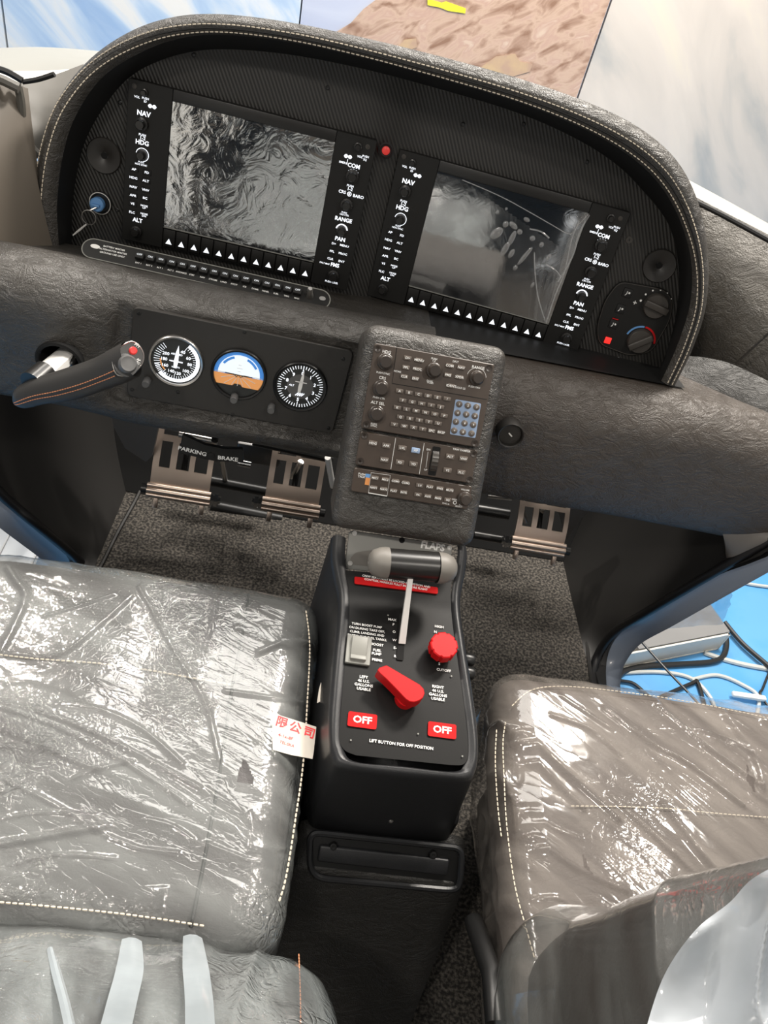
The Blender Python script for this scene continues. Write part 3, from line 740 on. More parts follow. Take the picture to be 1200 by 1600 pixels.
# lettering and marks on the pedestal plate
lt = MB(); rot7 = 0
def ptxt(s, x, y, size, mb=None, fr=FP, h=.0014, sx=1):
    a_, c_ = fr.px(x, y, 0); text(mb or lt, s, a_, c_, size, h, sx=sx)
for i, s in enumerate(('TURN BOOST PUMP', 'ON DURING TAKE OFF,', 'CLIMB, LANDING AND', 'SWITCHING FUEL TANKS.')): ptxt(s, 573+i*.2, 978+i*6.3, .0046, sx=1.0)
def flush():
    global lt
    setM(lt.build('lettering', 'white', pd, smooth=False), FP); lt = MB()
def setM(o, fr): o.matrix_world = fr.M; return o
flush()
for s, x, y in (('BOOST', 589, 1008), ('FUEL', 589, 1017), ('PUMP', 588, 1022.5), ('PRIME', 589, 1032), ('HIGH', 686, 980), ('N', 680, 988), ('CUTOFF', 693, 1048), ('S', 686, 1038),
                ('MAX', 612.5, 969), ('P', 614.5, 976.5), ('O', 615.5, 988), ('W', 616, 1001), ('E-', 617, 1013), ('R', 617, 1026)): ptxt(s, x, y, .0050, sx=1.05)
flush()
for i, s in enumerate(('LEFT', '46 U.S.', 'GALLONS', 'USABLE')): ptxt(s, 568, 1058.5+i*6.3, .0052, sx=1.05)
flush()
for i, s in enumerate(('RIGHT', '46 U.S.', 'GALLONS', 'USABLE')): ptxt(s, 684, 1074+i*6.3, .0052, sx=1.05)
flush()
ptxt('LIFT BUTTON FOR OFF POSITION', 627, 1164, .0054, sx=1.0)
def setM(o, fr): o.matrix_world = fr.M; return o
setM(lt.build('lettering', 'white', pd, smooth=False), FP)
for x, y in ((566, 1126), (690.5, 1141.5)):
    a_, c_ = FP.px(x, y, 0); b = MB(); b.prism(rrect(a_-.0185, c_-.0095, a_+.0185, c_+.0095, .0025), .0004, .0016); o = setM(b.build('off_label', 'redlab', pd), FP); o['label'] = 'red label reading OFF'
    b = MB(); text(b, 'OFF', a_, c_, .0125, .0020, sx=1.1); b.prism(rrect(a_-.0001, c_, a_+.0001, c_+.0001, .00002), .0016, .0018); q = b.build('off_lettering', 'white', o, smooth=False)
FB = Frame((.075, -.315, .4760), 72, 0, 0)
b = MB(); q = [FB.px(x, y, .001) for x, y in ((554, 901), (684, 918), (684, 928), (554, 912))]; b.prism(roundpoly(q, .002), -.002, .0016); o = b.build('warning_label', 'redlab', pd); o.matrix_world = FB.M; o['label'] = 'long red label with two rows of white writing'
b = MB(); a_, c_ = FB.px(619, 910.5, .0015); text(b, 'CREW SEATS MUST BE LOCKED IN POSITION AND', a_, c_+.0018, .0043, .0022, rot=-.02); text(b, 'CONTROL HANDLES FULLY IN BEFORE FLIGHT', a_, c_-.0028, .0043, .0022, rot=-.02)
q = b.build('lettering', 'white', o, smooth=False)
# slot of the throttle
a_, c_ = FP.px(627, 980, 0); a2, c2 = FP.px(633, 1033, 0); b = MB(); b.prism(rrect(a_-.004, c2, a_+.0055, c_+.02, .002), .0004, .0012); setM(b.build('slot', 'hole', pd), FP)
for x, y in ((606, 962), (548, 1157), (722, 1182), (705, 1057), (653, 1147)):
    a_, c_ = FP.px(x, y, 0); b = MB(); disc(b, a_, c_, .0011, .0016, 10); setM(b.build('dot', 'rocker', pd), FP)
# throttle lever
tl = thing('throttle_lever', 'T shaped throttle lever with black grip, grey end caps and pale rod', 'lever', T(0, 0, 0))
ZH = .535
hA, hB = atz(590, 881, ZH), atz(700, 889, ZH); hA = hA; 
ax = (hB-hA).normalized(); r0 = .0205
mid0 = atz(606, 880, ZH); mid1 = atz(683, 887, ZH)
b = MB(); b.lathe(mid0, [(0, 0), (r0*.98, 0), (r0*.98, (mid1-mid0).length), (0, (mid1-mid0).length)], 40, axis=ax); b.build('grip', 'knob', tl)
for p0, sg in ((mid0, -1), (mid1, 1)):
    b = MB(); b.lathe(p0, [(r0*1.04, 0), (r0*1.04, .006), (r0*.98, .013), (r0*.8, .021), (r0*.5, .0255), (r0*.15, .0265), (.0028, .0262), (.0022, .0255), (0, .0255)], 40, axis=ax*sg); b.build('end_cap', 'capgrey', tl)
b = MB(); rt = atz(641, 904, ZH-.008); rb = ped(628, 1005, .004)
u_ = (rb-rt).normalized(); sd = u_.cross(Vector((0, 0, 1))).normalized()*.0042; fw = sd.cross(u_).normalized()*.002
vs = []
for p_, k in ((rt, .8), (rb, 1.1)):
    for s1, s2 in ((-1, -1), (1, -1), (1, 1), (-1, 1)): vs.append(tuple(p_+sd*s1*k+fw*s2))
b.verts_faces(vs, [(0, 1, 2, 3), (7, 6, 5, 4), (0, 4, 5, 1), (1, 5, 6, 2), (2, 6, 7, 3), (3, 7, 4, 0)]); b.build('rod', 'wmetal', tl, smooth=False)
# fuel pump rocker switch
a_, c_ = FP.px(560.5, 1015, .004); rs = thing('fuel_pump_switch', 'grey rocker switch left of the BOOST lettering', 'switch', FP.M @ T(a_, c_, 0))
b = MB(); b.prism(rrect(-.0165, -.0200, .0165, .0200, .0015), 0, .004, .0006); b.build('frame', 'rocker', rs)
b = MB(); b.box((0, .004, .005), (.021, .026, .008), .001, 2, rot=Matrix.Rotation(R_(7), 3, 'X')); b.box((0, -.0125, .004), (.021, .007, .008), .001, 2, rot=Matrix.Rotation(R_(-12), 3, 'X')); b.build('rocker', 'rocker', rs)
# mixture knob
a_, c_ = FP.px(691, 1013, .016); mk = thing('mixture_knob', 'red fluted mixture knob near the CUTOFF lettering', 'knob', FP.M @ T(a_, c_, 0))
b = MB(); pr = []
for i in range(8):
    a = 2*PI*i/8+.2
    for da, k in ((-.26, 1), (.26, 1), (PI/8, .91)): pr.append((.0190*k*math.cos(a+da), .0190*k*math.sin(a+da)))
b.prism(pr, .012, .028, .0015); b.build('cap', 'red', mk)
b = MB(); b.cyl((0, 0, 0), .006, .014, 16); b.build('stem', 'blackm', mk)
# fuel selector
fs = thing('fuel_selector', 'red wedge shaped fuel selector lever in the middle of the pedestal', 'lever', FP.M)
TOP = [(590, 1047), (593, 1043), (604, 1039.5), (609, 1042), (656, 1069.5), (662, 1076), (663.5, 1083), (661, 1090), (655, 1094.5), (647, 1097), (640, 1096), (634, 1092), (617, 1074), (603, 1060), (594, 1052)]
b = MB(); q = [FP.px(x, y, .031) for x, y in TOP]; b.prism(q, .010, .031, .0008); b.build('lever_body', 'red', fs)
a_, c_ = FP.px(640, 1080, .031); b = MB(); b.cyl((a_, c_, 0), .013, .012, 32); b.build('hub', 'red', fs)
b = MB(); q_ = FP.px(622, 1090, .008); b.cyl((q_[0], q_[1], .004), .004, .006, 14); b.build('button', 'red', fs)
# side friction knobs
for i, (x, y, lab) in enumerate(((735, 1031, 'black ribbed side knob on the pedestal, the farther of two'), (735, 1052, 'black ribbed side knob on the pedestal, the nearer of two'))):
    p_ = atz(x, y, .40); kk = thing('friction_knob', lab, 'knob', T(*p_), group='side knobs of the pedestal')
    b = MB(); b.lathe((-.012, 0, 0), [(0, 0), (.0085, 0), (.0095, .003), (.0095, .014), (.008, .017), (0, .017)], 24, axis=(1, 0, 0), knurl=.06); b.build('knob', 'blackm', kk)
# lower rail, tray and leather box behind the pedestal
hr = thing('pedestal_rail', 'black metal rail frame folded out below the pedestal shell', 'bracket', T(0, 0, 0))
RL = Frame(aty(600, 1345, -.625), 48, 0, 0)
hq = [RL.px(x, y) for x, y in ((484, 1300), (722, 1325), (719, 1384), (707, 1391), (497, 1372), (484, 1356))]
b = MB(); P = [RL.pt(a, c) for a, c in roundpoly(hq, .014, 6)]; b.tube(P, .0045, 8, closed=True); b.build('frame', 'ped', hr)
b = MB(); q = inset(roundpoly([(a, c) for a, c in hq][::-1], .01), .004); b.prism(q, -.008, -.002); o = b.build('back_plate', 'blackm', hr); o.matrix_world = RL.M
b = MB(); y0 = RL.px(600, 1348)[1]; xa = RL.px(497, 1333)[0]; xb = RL.px(700, 1358)[0]; b.box(((xa+xb)/2, (RL.px(500, 1334)[1]+RL.px(690, 1352)[1])/2, -.001), (xb-xa, .022, .010), .003, 3); o = b.build('ledge', 'ped', hr); o.matrix_world = RL.M
for x, y in ((521, 1324), (677, 1337)):
    a_, c_ = RL.px(x, y, .004); b = MB(); b.lathe((a_, c_, -.002), [(0, 0), (.006, 0), (.0062, .003), (.0045, .006), (.002, .0065), (0, .0055)], 20); o = b.build('bolt', 'blackm', hr); o.matrix_world = RL.M
p_ = aty(611, 1283, -.602); b = MB(); b.lathe(p_, [(0, 0), (.003, 0), (.003, .001), (0, .003)], 14, axis=(0, -1, .2)); o = b.build('shell_screw', 'steel', pd)
lb = thing('leather_box', 'black leather box sloping down to the carpet behind the pedestal', 'box', T(0, 0, 0))
b = MB()
A = [Vector((-.045, -.60, .275)), Vector((.188, -.60, .275))]
sec = [(-.58, .262, -.030, .200), (-.630, .250, -.035, .198), (-.648, .236, -.035, .196), (-.70, .14, -.040, .186), (-.765, .035, -.045, .170), (-.775, .020, -.045, .166), (-.80, .018, -.045, .164), (-.83, .015, -.045, .162), (-.86, -.01, -.045, .160)]
cl = spline([Vector((s_[0], s_[1], 0)) for s_ in sec], 48); cx = spline([Vector((s_[2], s_[3], 0)) for s_ in sec], 48)
def fb(u, v):
    i = round(u*48); y, z = cl[i].x, cl[i].y; x0, x1 = cx[i].x, cx[i].y
    if v < .2: t = v/.2; return Vector((x0, y+.03*(1-t), z-.12*(1-t)-.004*0))
    if v > .8: t = (v-.8)/.2; return Vector((x1, y+.03*t, z-.12*t))
    t = (v-.2)/.6; e = .012*(1-min(1, min(t, 1-t)/.08))**2
    return Vector((x0+(x1-x0)*t, y, z-e))
b.grid(48, 50, fb); b.build('leather_face', 'leather_black', lb)
b = MB(); stitches(b, [Vector((-.03+.19*i/30, -.808, .0205)) for i in range(31)], .006, .3, .0007); b.build('stitching', 'stitch', lb)
# ------------------------------------------------------------------ flight displays
W2, H2 = .1823, .1150
def unit(fr, label, film):
    root = thing('flight_display', label, 'display', fr.M)
    loc = lambda x, y, h=0: fr.px(x, y, h)
    Lc = lambda x, y: FR.px(x, y)      # left column read on the right unit
    Rc = lambda x, y: FL.px(x, y)      # right column read on the left unit
    # casing as frame around the glass
    g = [FL.px(x, y) for x, y in ((269, 158), (522, 221.5), (492, 407), (257, 355))]
    gx0 = (g[0][0]+g[3][0])/2; gx1 = (g[1][0]+g[2][0])/2; gy1 = (g[0][1]+g[1][1])/2; gy0 = (g[2][1]+g[3][1])/2
    b = MB(); b.prism(rrect(-W2, -H2, W2, H2, .003), -.012, -.001, .001); b.build('casing', 'unit', root)
    b = MB(); b.box(((gx0+gx1)/2, H2-(H2-gy1)/2, .0005), (gx1-gx0, H2-gy1-.001, .004), .0008, 2); b.build('top_bezel', 'unit2', root)
    for x0, x1 in ((-W2, gx0-.0004), (gx1+.0004, W2)):
        b = MB(); b.prism(rrect(x0, -H2, x1, H2, .0025), -.002, .003, .0006); b.build('side_panel', 'unit', root)
    b = MB(); b.prism(rrect(gx0, gy0, gx1, gy1, .0006), -.002, .0008); b.build('screen', 'screen' if not film else 'screen2', root)
    b = MB(); b.box(((gx0+gx1)/2, gy0-.0008, .0018), (gx1-gx0, .0012, .0025), .0004, 1); b.build('screen_ledge', 'rocker', root)
    # twelve softkeys
    ky0, ky1 = -H2+.004, gy0-.003; kw = (gx1-gx0)/12
    aP = [FL.px(260, 376), FL.px(480, 426)]
    for i in range(12):
        cx = gx0+kw*(i+.5)
        b = MB(); b.box((cx, (ky0+ky1)/2, .001), (kw-.0014, ky1-ky0, .0045), .0008, 2); k = b.build('softkey', 'unit', root)
        t = i/11; ax_ = aP[0][0]*(1-t)+aP[1][0]*t; ay = (aP[0][1]+aP[1][1])/2
        b = MB(); b.verts_faces([(cx-.0048, ay-.0042, .0037), (cx+.0048, ay-.0042, .0037), (cx, ay+.0042, .0037)], [(0, 1, 2)]); b.build('arrow', 'lit', k, smooth=False)
    # knobs
    def kn(p, r, h, m='knob', kn_=.07, base=True):
        q = knob_mb(p[0], p[1], r, h, kn_, base=base).build('knob', m, root); q.location.z = .003; return q
    kn(Lc(645, 254), .0048, .010); kn(Lc(633.5, 298), .0085, .016); kn(Lc(626, 342), .0072, .013, kn_=.02); kn(Lc(598.5, 450), .0078, .015)
    kn(Rc(559.5, 228.5), .0055, .010); kn(Rc(551, 274), .0088, .016); kn(Rc(542, 318.5), .0085, .016); kn(Rc(534, 360), .0070, .013, kn_=.02); kn(Rc(521, 429), .0085, .016)
    for p in (Lc(631.5, 244.5), Rc(574.6, 229)):
        b = MB(); b.lathe((p[0], p[1], .0028), [(0, .0004), (.0018, .0002), (.0022, .0008), (.0034, .0006), (.0036, 0)], 16); b.build('screw', 'knobface', root)
    # lettering
    lt = MB(); H = .0034
    def tx(p, s, size, dx=0, dy=0, sx=1): text(lt, s, p[0]+dx, p[1]+dy, size, H, sx=sx)
    tx(Lc(640.5, 262.5), 'PUSH', .0042, .004, .001); tx(Lc(640.5, 262.5), 'VOL', .0042, -.008, .0004); tx(Lc(640.5, 262.5), 'ID', .0042, .004, -.003)
    for p in (Lc(652.7, 274), Rc(544, 244)):
        disc(lt, p[0]-.003, p[1], .0028, H, 12); disc(lt, p[0]+.003, p[1], .0028, H, 12); lt.verts_faces([(p[0]-.006, p[1]-.0008, H), (p[0]+.006, p[1]-.0008, H), (p[0]+.006, p[1]+.0008, H), (p[0]-.006, p[1]+.0008, H)], [(0, 1, 2, 3)])
    tx(Lc(638.3, 284), 'NAV', .0096); tx(Lc(631, 314), 'PUSH', .0045); tx(Lc(630.5, 318.5), '1-2', .0068); tx(Lc(628.8, 325), 'HDG', .0090)
    p = Lc(626, 342); disc(lt, p[0], p[1], .0098, H, 40, a0=-PI*.45, a1=PI*.95, r0=.0088)
    tx(Lc(622, 354), 'PUSH', .0036, 0, .0015); tx(Lc(622, 354), 'HDG SYNC', .0036, 0, -.002)
    rows = (('AP', 'FD'), ('HDG', 'ALT'), ('NAV', 'VNV'), ('APR', 'BC'), ('VS', 'NOSE\nUP'), ('FLC', 'NOSE\nDN'))
    cl = [(610.5, 362), (607.5, 374), (605, 387), (602.5, 399), (599.7, 410.7), (596.7, 423)]; cr = [(628.5, 367.3), (625, 379), (622.3, 392), (619.5, 403.5), (616, 416), (613.8, 427.5)]
    for (s1, s2), q1, q2 in zip(rows, cl, cr):
        for s, q in ((s1, q1), (s2, q2)):
            p = Lc(*q); b = MB(); b.box((p[0], p[1], .0036), (.0125, .0078, .0022), .0006, 1); b.build('button', 'hole' if 0 else 'black', root)
            text(lt, s, p[0], p[1], .0048 if '\n' not in s else .0038, .0049, sx=1.15)
    tx(Lc(602.5, 435), 'ALT', .0085)
    tx(Rc(571, 246), 'PUSH', .0042, 0, .0016); tx(Rc(571, 246), 'SQ', .0042, 0, -.0028); tx(Rc(562.5, 244.5), 'VOL', .0042)
    tx(Rc(536.5, 253.5), 'EMERG', .0040); p = Rc(541, 254); lt.verts_faces([(p[0]+.001, p[1]-.001, H), (p[0]+.0018, p[1]-.001, H), (p[0]+.0018, p[1]+.006, H), (p[0]+.001, p[1]+.006, H)], [(0, 1, 2, 3)])
    tx(Rc(552.7, 260.6), 'COM', .0082, 0, .0015); p = Rc(551, 274); disc(lt, p[0], p[1], .0098, H, 30, a0=PI*.2, a1=PI*.8, r0=.0092)
    tx(Rc(547.5, 290), 'PUSH', .0045); tx(Rc(547, 295), '1-2', .0066); tx(Rc(539, 300), 'CRS', .0064, -.004); tx(Rc(557, 306), 'BARO', .0064, .003)
    p = Rc(546, 302.5); disc(lt, p[0], p[1], .0034, H, 20, r0=.0024); disc(lt, p[0], p[1], .0014, H, 12)
    tx(Rc(538, 331.5), 'PUSH', .0036); tx(Rc(538, 335), 'CRS CTR', .0036); tx(Rc(536.4, 344.7), 'RANGE', .0082, 0, .002)
    p = Rc(534, 358); disc(lt, p[0], p[1]-.001, .0098, H, 40, a0=PI*.05, a1=PI*.95, r0=.0078)
    tx(Rc(531.6, 373), 'PAN', .0085)
    rr = (('D>', 'MENU'), ('FPL', 'PROC'), ('CLR', 'ENT'))
    for (s1, s2), q1, q2 in zip(rr, ((522, 379.5), (519, 391.5), (516.3, 403)), ((538.3, 383), (536, 395.6), (533.7, 407.3))):
        for s, q in ((s1, q1), (s2, q2)):
            p = Rc(*q); b = MB(); b.box((p[0], p[1], .0036), (.0125, .0078, .0022), .0006, 1); b.build('button', 'black', root)
            text(lt, s, p[0], p[1], .0046, .0049, sx=1.15)
    tx(Rc(507.5, 410.5), 'DFLT MAP', .0036); tx(Rc(523.5, 413.5), 'FMS', .0082); tx(Rc(518, 440), 'PUSH CRSR', .0042)
    o = lt.build('lettering', 'lit', root, smooth=False)
    if film:
        b = MB(); b.tube([Vector((*Lc(x, y), .0032)) for x, y in ((640.5, 324), (653, 318), (653, 333))], .0004, 4, closed=True); b.build('triangle_mark', 'knobface', root)
        # clear film over the glass, its upper right corner peeled away
        gw, gh = gx1-gx0, gy1-gy0
        b = MB()
        def ff(u, v):
            z = .0014+.0010*abs(noise.noise(Vector((u*6, v*5, 2))))
            # lifted folds at the right edge
            z += .006*math.exp(-((u-.955+.05*(v))/.018)**2)*(1 if v < .82 else 0)
            z += .004*math.exp(-((u-.80-.10*(1-v)**2)/.015)**2)*(1 if v < .55 else 0)
            return Vector((gx0+gw*u*.99, gy0+gh*v*.985, z))
        def sk(c):
            u = (c.x-gx0)/gw; v = (c.y-gy0)/gh
            return v > .985-(u-.16)*.33/.78 and .16 < u < .94
        b.grid(90, 70, ff, skip=sk); b.build('protective_film', 'film', root)
        def fpt(x, y, h=.002): p = FR.px(x, y, h); return Vector((p[0], p[1], h))
        for L_, r in (([(722, 281), (780, 306), (830, 333), (880, 362)], .0007), ([(905, 345), (893, 375), (882, 425), (868, 460), (853, 505)], .0012), ([(835, 395), (836, 425), (841, 465), (852, 502)], .0010), ([(921, 336), (905, 365), (895, 400), (872, 440)], .0014), ([(880, 362), (893, 365), (905, 350), (920, 334)], .0009), ([(828, 358), (845, 362), (858, 372)], .0012), ([(853, 413), (868, 422), (876, 432)], .0010)):
            b = MB(); b.tube(spline([fpt(x, y, .0028) for x, y in L_], 20), r, 6); b.build('film_crease', 'bubble', root)
        for x, y, rx, ry, a in ((776, 364, 8, 13, .4), (800, 372, 5, 14, -.1), (789, 389, 5.5, 14, 0), (799, 396, 4.5, 9, 0), (820, 400, 4, 20, .15), (802, 352, 9, 5, .2), (790, 350, 5, 6, 0), (777, 331, 3, 4, 0), (791, 326, 2.5, 3, 0), (823, 343, 6, 4, 0), (846, 382, 4, 5, 0), (857, 402, 4, 7, 0), (832, 372, 5, 5, 0), (805, 418, 4, 5, 0), (832, 445, 3, 6, 0), (812, 362, 5, 5, 0)):
            p = FR.px(x, y); b = MB(); b.lathe((0, 0, 0), [(1, 0), (.9, .35), (.65, .7), (.3, .95), (0, 1)], 20)
            sc = .00088; Mx = Matrix.Translation((p[0], p[1], .0022)) @ Matrix.Rotation(-a-.25, 4, 'Z') @ Matrix.Diagonal((rx*sc, ry*sc, .0016, 1))
            o = b.build('film_bubble', 'bubble', root); o.matrix_local = Mx
    return root
unit(FL, 'left flight display, its wide screen full of crumpled reflections', False)
unit(FR, 'right flight display under creased film with air bubbles', True)

# round vents, warning button, key lock
def on(fr, x, y, h=-.0095):
    a_, c_ = fr.px(x, y, h); M_ = fr.M.copy(); M_.translation = fr.pt(a_, c_, h); return M_
for fr, x, y, lab in ((FL, 163, 243, 'round matt black vent disc above the blue key'), (FR, 1030, 415, 'round matt black vent disc above the temperature dials')):
    v = thing('air_vent', lab, 'vent', on(fr, x, y)); b = MB(); b.lathe((0, 0, 0), [(.025, 0), (.0262, .002), (.0248, .004), (.018, .0028), (.007, .0005), (.0045, -.001)], 48); b.build('disc', 'vent', v)
    b = MB(); b.lathe((0, 0, -.0005), [(0, 0), (.0048, 0), (.0048, .0008), (0, .0010)], 24); b.build('opening', 'hole', v)
wb = thing('warning_button', 'small round red button between the two displays', 'button', on(FL, 603, 235))
b = MB(); b.lathe((0, 0, 0), [(.011, 0), (.0115, .004), (.0095, .005), (.0085, .002), (.006, .0015)], 32); b.build('bezel', 'black', wb)
b = MB(); b.lathe((0, 0, 0), [(.0062, .0), (.0060, .003), (.004, .0042), (0, .0046)], 24); b.build('button', 'redglow', wb)
kl = thing('key_lock', 'round steel rimmed key lock at the left edge of the carbon panel', 'lock', on(FL, 157.5, 317))
b = MB(); b.lathe((0, 0, 0), [(.0175, 0), (.0175, .003), (.016, .0045), (.0135, .0035), (.0125, .001), (0, .001)], 40); b.build('ring', 'blackm', kl)
b = MB(); disc(b, 0, 0, .0168, .0048, 40, r0=.0155); b.build('bright_edge', 'steel', kl)
ik = thing('ignition_key', 'blue headed key with steel ring and thin pull tag in the lock', 'key', on(FL, 154, 318, -.006))
b = MB(); b.lathe((0, 0, 0), [(.0105, 0), (.0108, .010), (.009, .012), (0, .0122)], 28); b.box((0, 0, .014), (.012, .004, .006), .001, 2); b.build('head', 'blueplastic', ik)
b = MB(); P = [Vector((.002, -.002, .014)), Vector((-.006, -.007, .02))]; b.tube(P, .0014, 6); b.build('blade', 'steel', ik)
b = MB(); rc = FL.px(144, 336, 0); k0 = FL.px(154, 318, 0); cx, cy = rc[0]-k0[0], rc[1]-k0[1]
b.tube([Vector((cx+.0108*math.cos(a), cy+.0108*math.sin(a), .016)) for a in [2*PI*i/36 for i in range(36)]], .0007, 6, closed=True); b.build('ring', 'steel', ik)
b = MB(); e0 = FL.px(140, 347, 0); e1 = FL.px(118, 365, 0); b.tube([Vector((e0[0]-k0[0], e0[1]-k0[1], .016)), Vector((.5*(e0[0]+e1[0])-k0[0], .5*(e0[1]+e1[1])-k0[1], .014)), Vector((e1[0]-k0[0], e1[1]-k0[1], .012))], [.0012, .0018, .001], 6); b.build('tag', 'wmetal', ik)

# climate control
cq = [FR.px(x, y, .0) for x, y in ((968, 440), (1040, 453), (1053, 470), (1050, 500), (1020, 552), (985, 559), (935, 540), (932, 512), (945, 470))]
cc_ = thing('climate_control', 'black climate panel with two rotary dials at the right end of the carbon panel', 'control panel', FR.M @ T(0, 0, -.0095))
b = MB(); q = roundpoly(cq, .014, 6); b.prism(q, 0, .0045, .001); b.build('face_plate', 'unit', cc_)
b = MB(); q2 = inset(q if sum(q[i][0]*q[(i+1) % len(q)][1]-q[(i+1) % len(q)][0]*q[i][1] for i in range(len(q))) > 0 else q[::-1], .0015); b.tube([Vector((x, y, .0045)) for x, y in q2], .0007, 5, closed=True); b.build('edge_line', 'knobface', cc_)
for x, y, r, a, lab in ((1025, 479, .0205, -.16, None), (1000, 534, .0205, .72, None)):
    p = FR.px(x, y, .0); b = MB(); b.lathe((0, 0, .0045), [(r, 0), (r*.97, .006), (r*.9, .0075), (0, .0075)], 48); b.box((0, 0, .0145), (r*1.98, .011, .010), .002, 3)
    o = b.build('dial', 'knobface', cc_); o.matrix_local = T(p[0], p[1], 0) @ Matrix.Rotation(a, 4, 'Z')
p = FR.px(1000, 534); b = MB(); disc(b, p[0], p[1], .0255, .0050, 48, a0=PI*.52, a1=PI*.93, r0=.0225); o = b.build('cold_scale', 'tempblue', cc_); o['label'] = 'blue arc beside the dial'
b = MB(); disc(b, p[0], p[1], .0255, .0050, 48, a0=PI*.02, a1=PI*.50, r0=.0225); o = b.build('hot_scale', 'red', cc_); o['label'] = 'red arc beside the dial'
p = FR.px(1025, 479); b = MB()
for i in range(6):
    a = PI*(.98-.15*i); disc(b, p[0]+.0255*math.cos(a), p[1]+.0255*math.sin(a), .0008+.0002*(5-i), .0050, 10)
q = FR.px(992.5, 474); b.box((q[0], q[1], .005), (.006, .0012, .0006)); b.box((q[0], q[1], .005), (.0012, .006, .0006))
b.build('marks', 'white', cc_, smooth=False)
for i, (x, y) in enumerate(((981, 459), (970, 484), (959, 508))):
    p = FR.px(x, y); b = MB(); b.box((p[0], p[1], .005), (.0145, .0145, .003), .001, 2); k = b.build('button', 'black', cc_)
    b = MB(); b.tube([Vector((p[0]-.003, p[1]-.004, .0068)), Vector((p[0]-.001, p[1]-.001, .0068)), Vector((p[0]-.001, p[1]+.003, .0068))], .0006, 5); disc(b, p[0]+.0025, p[1]+.001, .0016, .0068, 12)
    b.build('icon', 'white', k)
p = FR.px(959, 504); b = MB(); b.box((p[0]+.001, p[1]+.0055, .0067), (.010, .0014, .0006)); b.build('red_line', 'red', cc_)
p = FR.px(950, 533); b = MB(); b.box((p[0], p[1], .006), (.0105, .0105, .003), .001, 2); o = b.build('indicator', 'redlamp', cc_); o['label'] = 'square red indicator lamp'

# switch strip under the left display
FS = Frame((-.30, .048, .668), 62, -1.5, 0)
sA = FS.px(130, 388); sB = FS.px(515, 474)
ang = math.atan2(sB[1]-sA[1], sB[0]-sA[0]); Ls = math.hypot(sB[0]-sA[0], sB[1]-sA[1])
Ms = FS.M @ T((sA[0]+sB[0])/2, (sA[1]+sB[1])/2, .004) @ Matrix.Rotation(ang, 4, 'Z')
ss = thing('switch_panel', 'long oval black switch strip with sixteen rockers under the left display', 'switch panel', Ms)
hs = .0165
b = MB(); b.prism(rrect(-Ls/2, -hs, Ls/2, hs, hs*.98, 12), -.004, .0015, .0006); b.build('plate', 'unit', ss)
b = MB(); b.tube([Vector((x, y, .0015)) for x, y in rrect(-Ls/2, -hs, Ls/2, hs, hs*.98, 12)], .0009, 6, closed=True); b.build('rim', 'rocker', ss)
for i in range(16):
    x = -Ls/2+.085+(Ls-.135)*i/15
    if i == 15: x -= .001
    b = MB(); b.box((x, .003, .005), (.0125, .011, .007), .001, 2, rot=None); k = b.build('rocker_switch', 'black', ss)
    b = MB(); text(b, 'ON' if i % 5 else 'OFF', x, .003, .0045, .0088); b.build('lettering', 'litdim', k, smooth=False)
names_ = ('BAT 1', 'BAT 2', 'ALT 1', 'ALT 2', 'AVIONICS', 'STBY', 'NAV', 'STROBE', 'LAND', 'PITOT', 'ICE', 'DOME', 'PANEL', 'FUEL', 'TAXI', 'MAX')
b = MB()
for i, s in enumerate(names_): text(b, s, -Ls/2+.085+(Ls-.135)*i/15, -.0075, .0036, .0019)
for i, s in enumerate(('BATTERY MASTER', 'ALTERNATOR MASTER', 'GROUND USE ONLY')): text(b, s, -Ls/2+.045, .008-.0055*i, .0040, .0019)
b.build('lettering', 'white', ss, smooth=False)
b = MB(); b.prism([(-Ls/2+.018+.007*math.cos(2*PI*i/20), .004+.0035*math.sin(2*PI*i/20)) for i in range(20)], .0012, .0022); b.build('screw_cover', 'wmetal', ss)
b = MB(); b.lathe((Ls/2-.032, .002, .001), [(.0065, 0), (.006, .004), (.0045, .006), (.0045, .018), (.003, .021), (0, .021)], 20); b.build('toggle', 'steel', ss)
b = MB(); b.prism([(Ls/2-.012+.005*math.cos(2*PI*i/20), .002+.0035*math.sin(2*PI*i/20)) for i in range(20)], .0012, .0024); b.build('end_screw', 'steel', ss)

# ------------------------------------------------------------------ standby gauges
gp = thing('gauge_panel', 'matt black plate holding three round standby gauges in the left bolster', 'instrument panel', FG.M)
gq = [FG.px(x, y, .003) for x, y in ((208, 479), (553, 549), (519, 678), (198, 618))]
b = MB(); b.prism(roundpoly(gq, .010, 5), -.016, .003, .001); b.build('plate', 'plate', gp)
for x, y in ((217, 490), (382, 519), (536, 561), (513, 669), (363, 648), (206, 609), (278, 613)):
    a_, c_ = FG.px(x, y, .003); b = MB(); b.lathe((a_, c_, .0028), [(0, .0004), (.0015, .0004), (.0018, .001), (.0030, .0008), (.0034, 0)], 14); b.build('screw', 'blackm', gp)
def gauge(name, label, x, y, r, bez, kx, ky, draw):
    a_, c_ = FG.px(x, y, .006); g = thing(name, label, 'gauge', FG.M @ T(a_, c_, .003))
    b = MB(); b.lathe((0, 0, 0), [(r+.0015, 0), (r+.001, .004), (r-.0005, .0055), (r-.003, .0045), (r-.0035, .001)], 64); b.build('bezel', bez, g)
    b = MB(); disc(b, 0, 0, r-.003, .0010, 64); b.build('dial', 'dial', g, smooth=False)
    draw(g, r-.0032)
    p = FG.px(kx, ky, .010); b = knob_mb(p[0]-a_, p[1]-c_, .0075, .016, .06, base=False); b.build('adjust_knob', 'dialgrey', g)
    return g
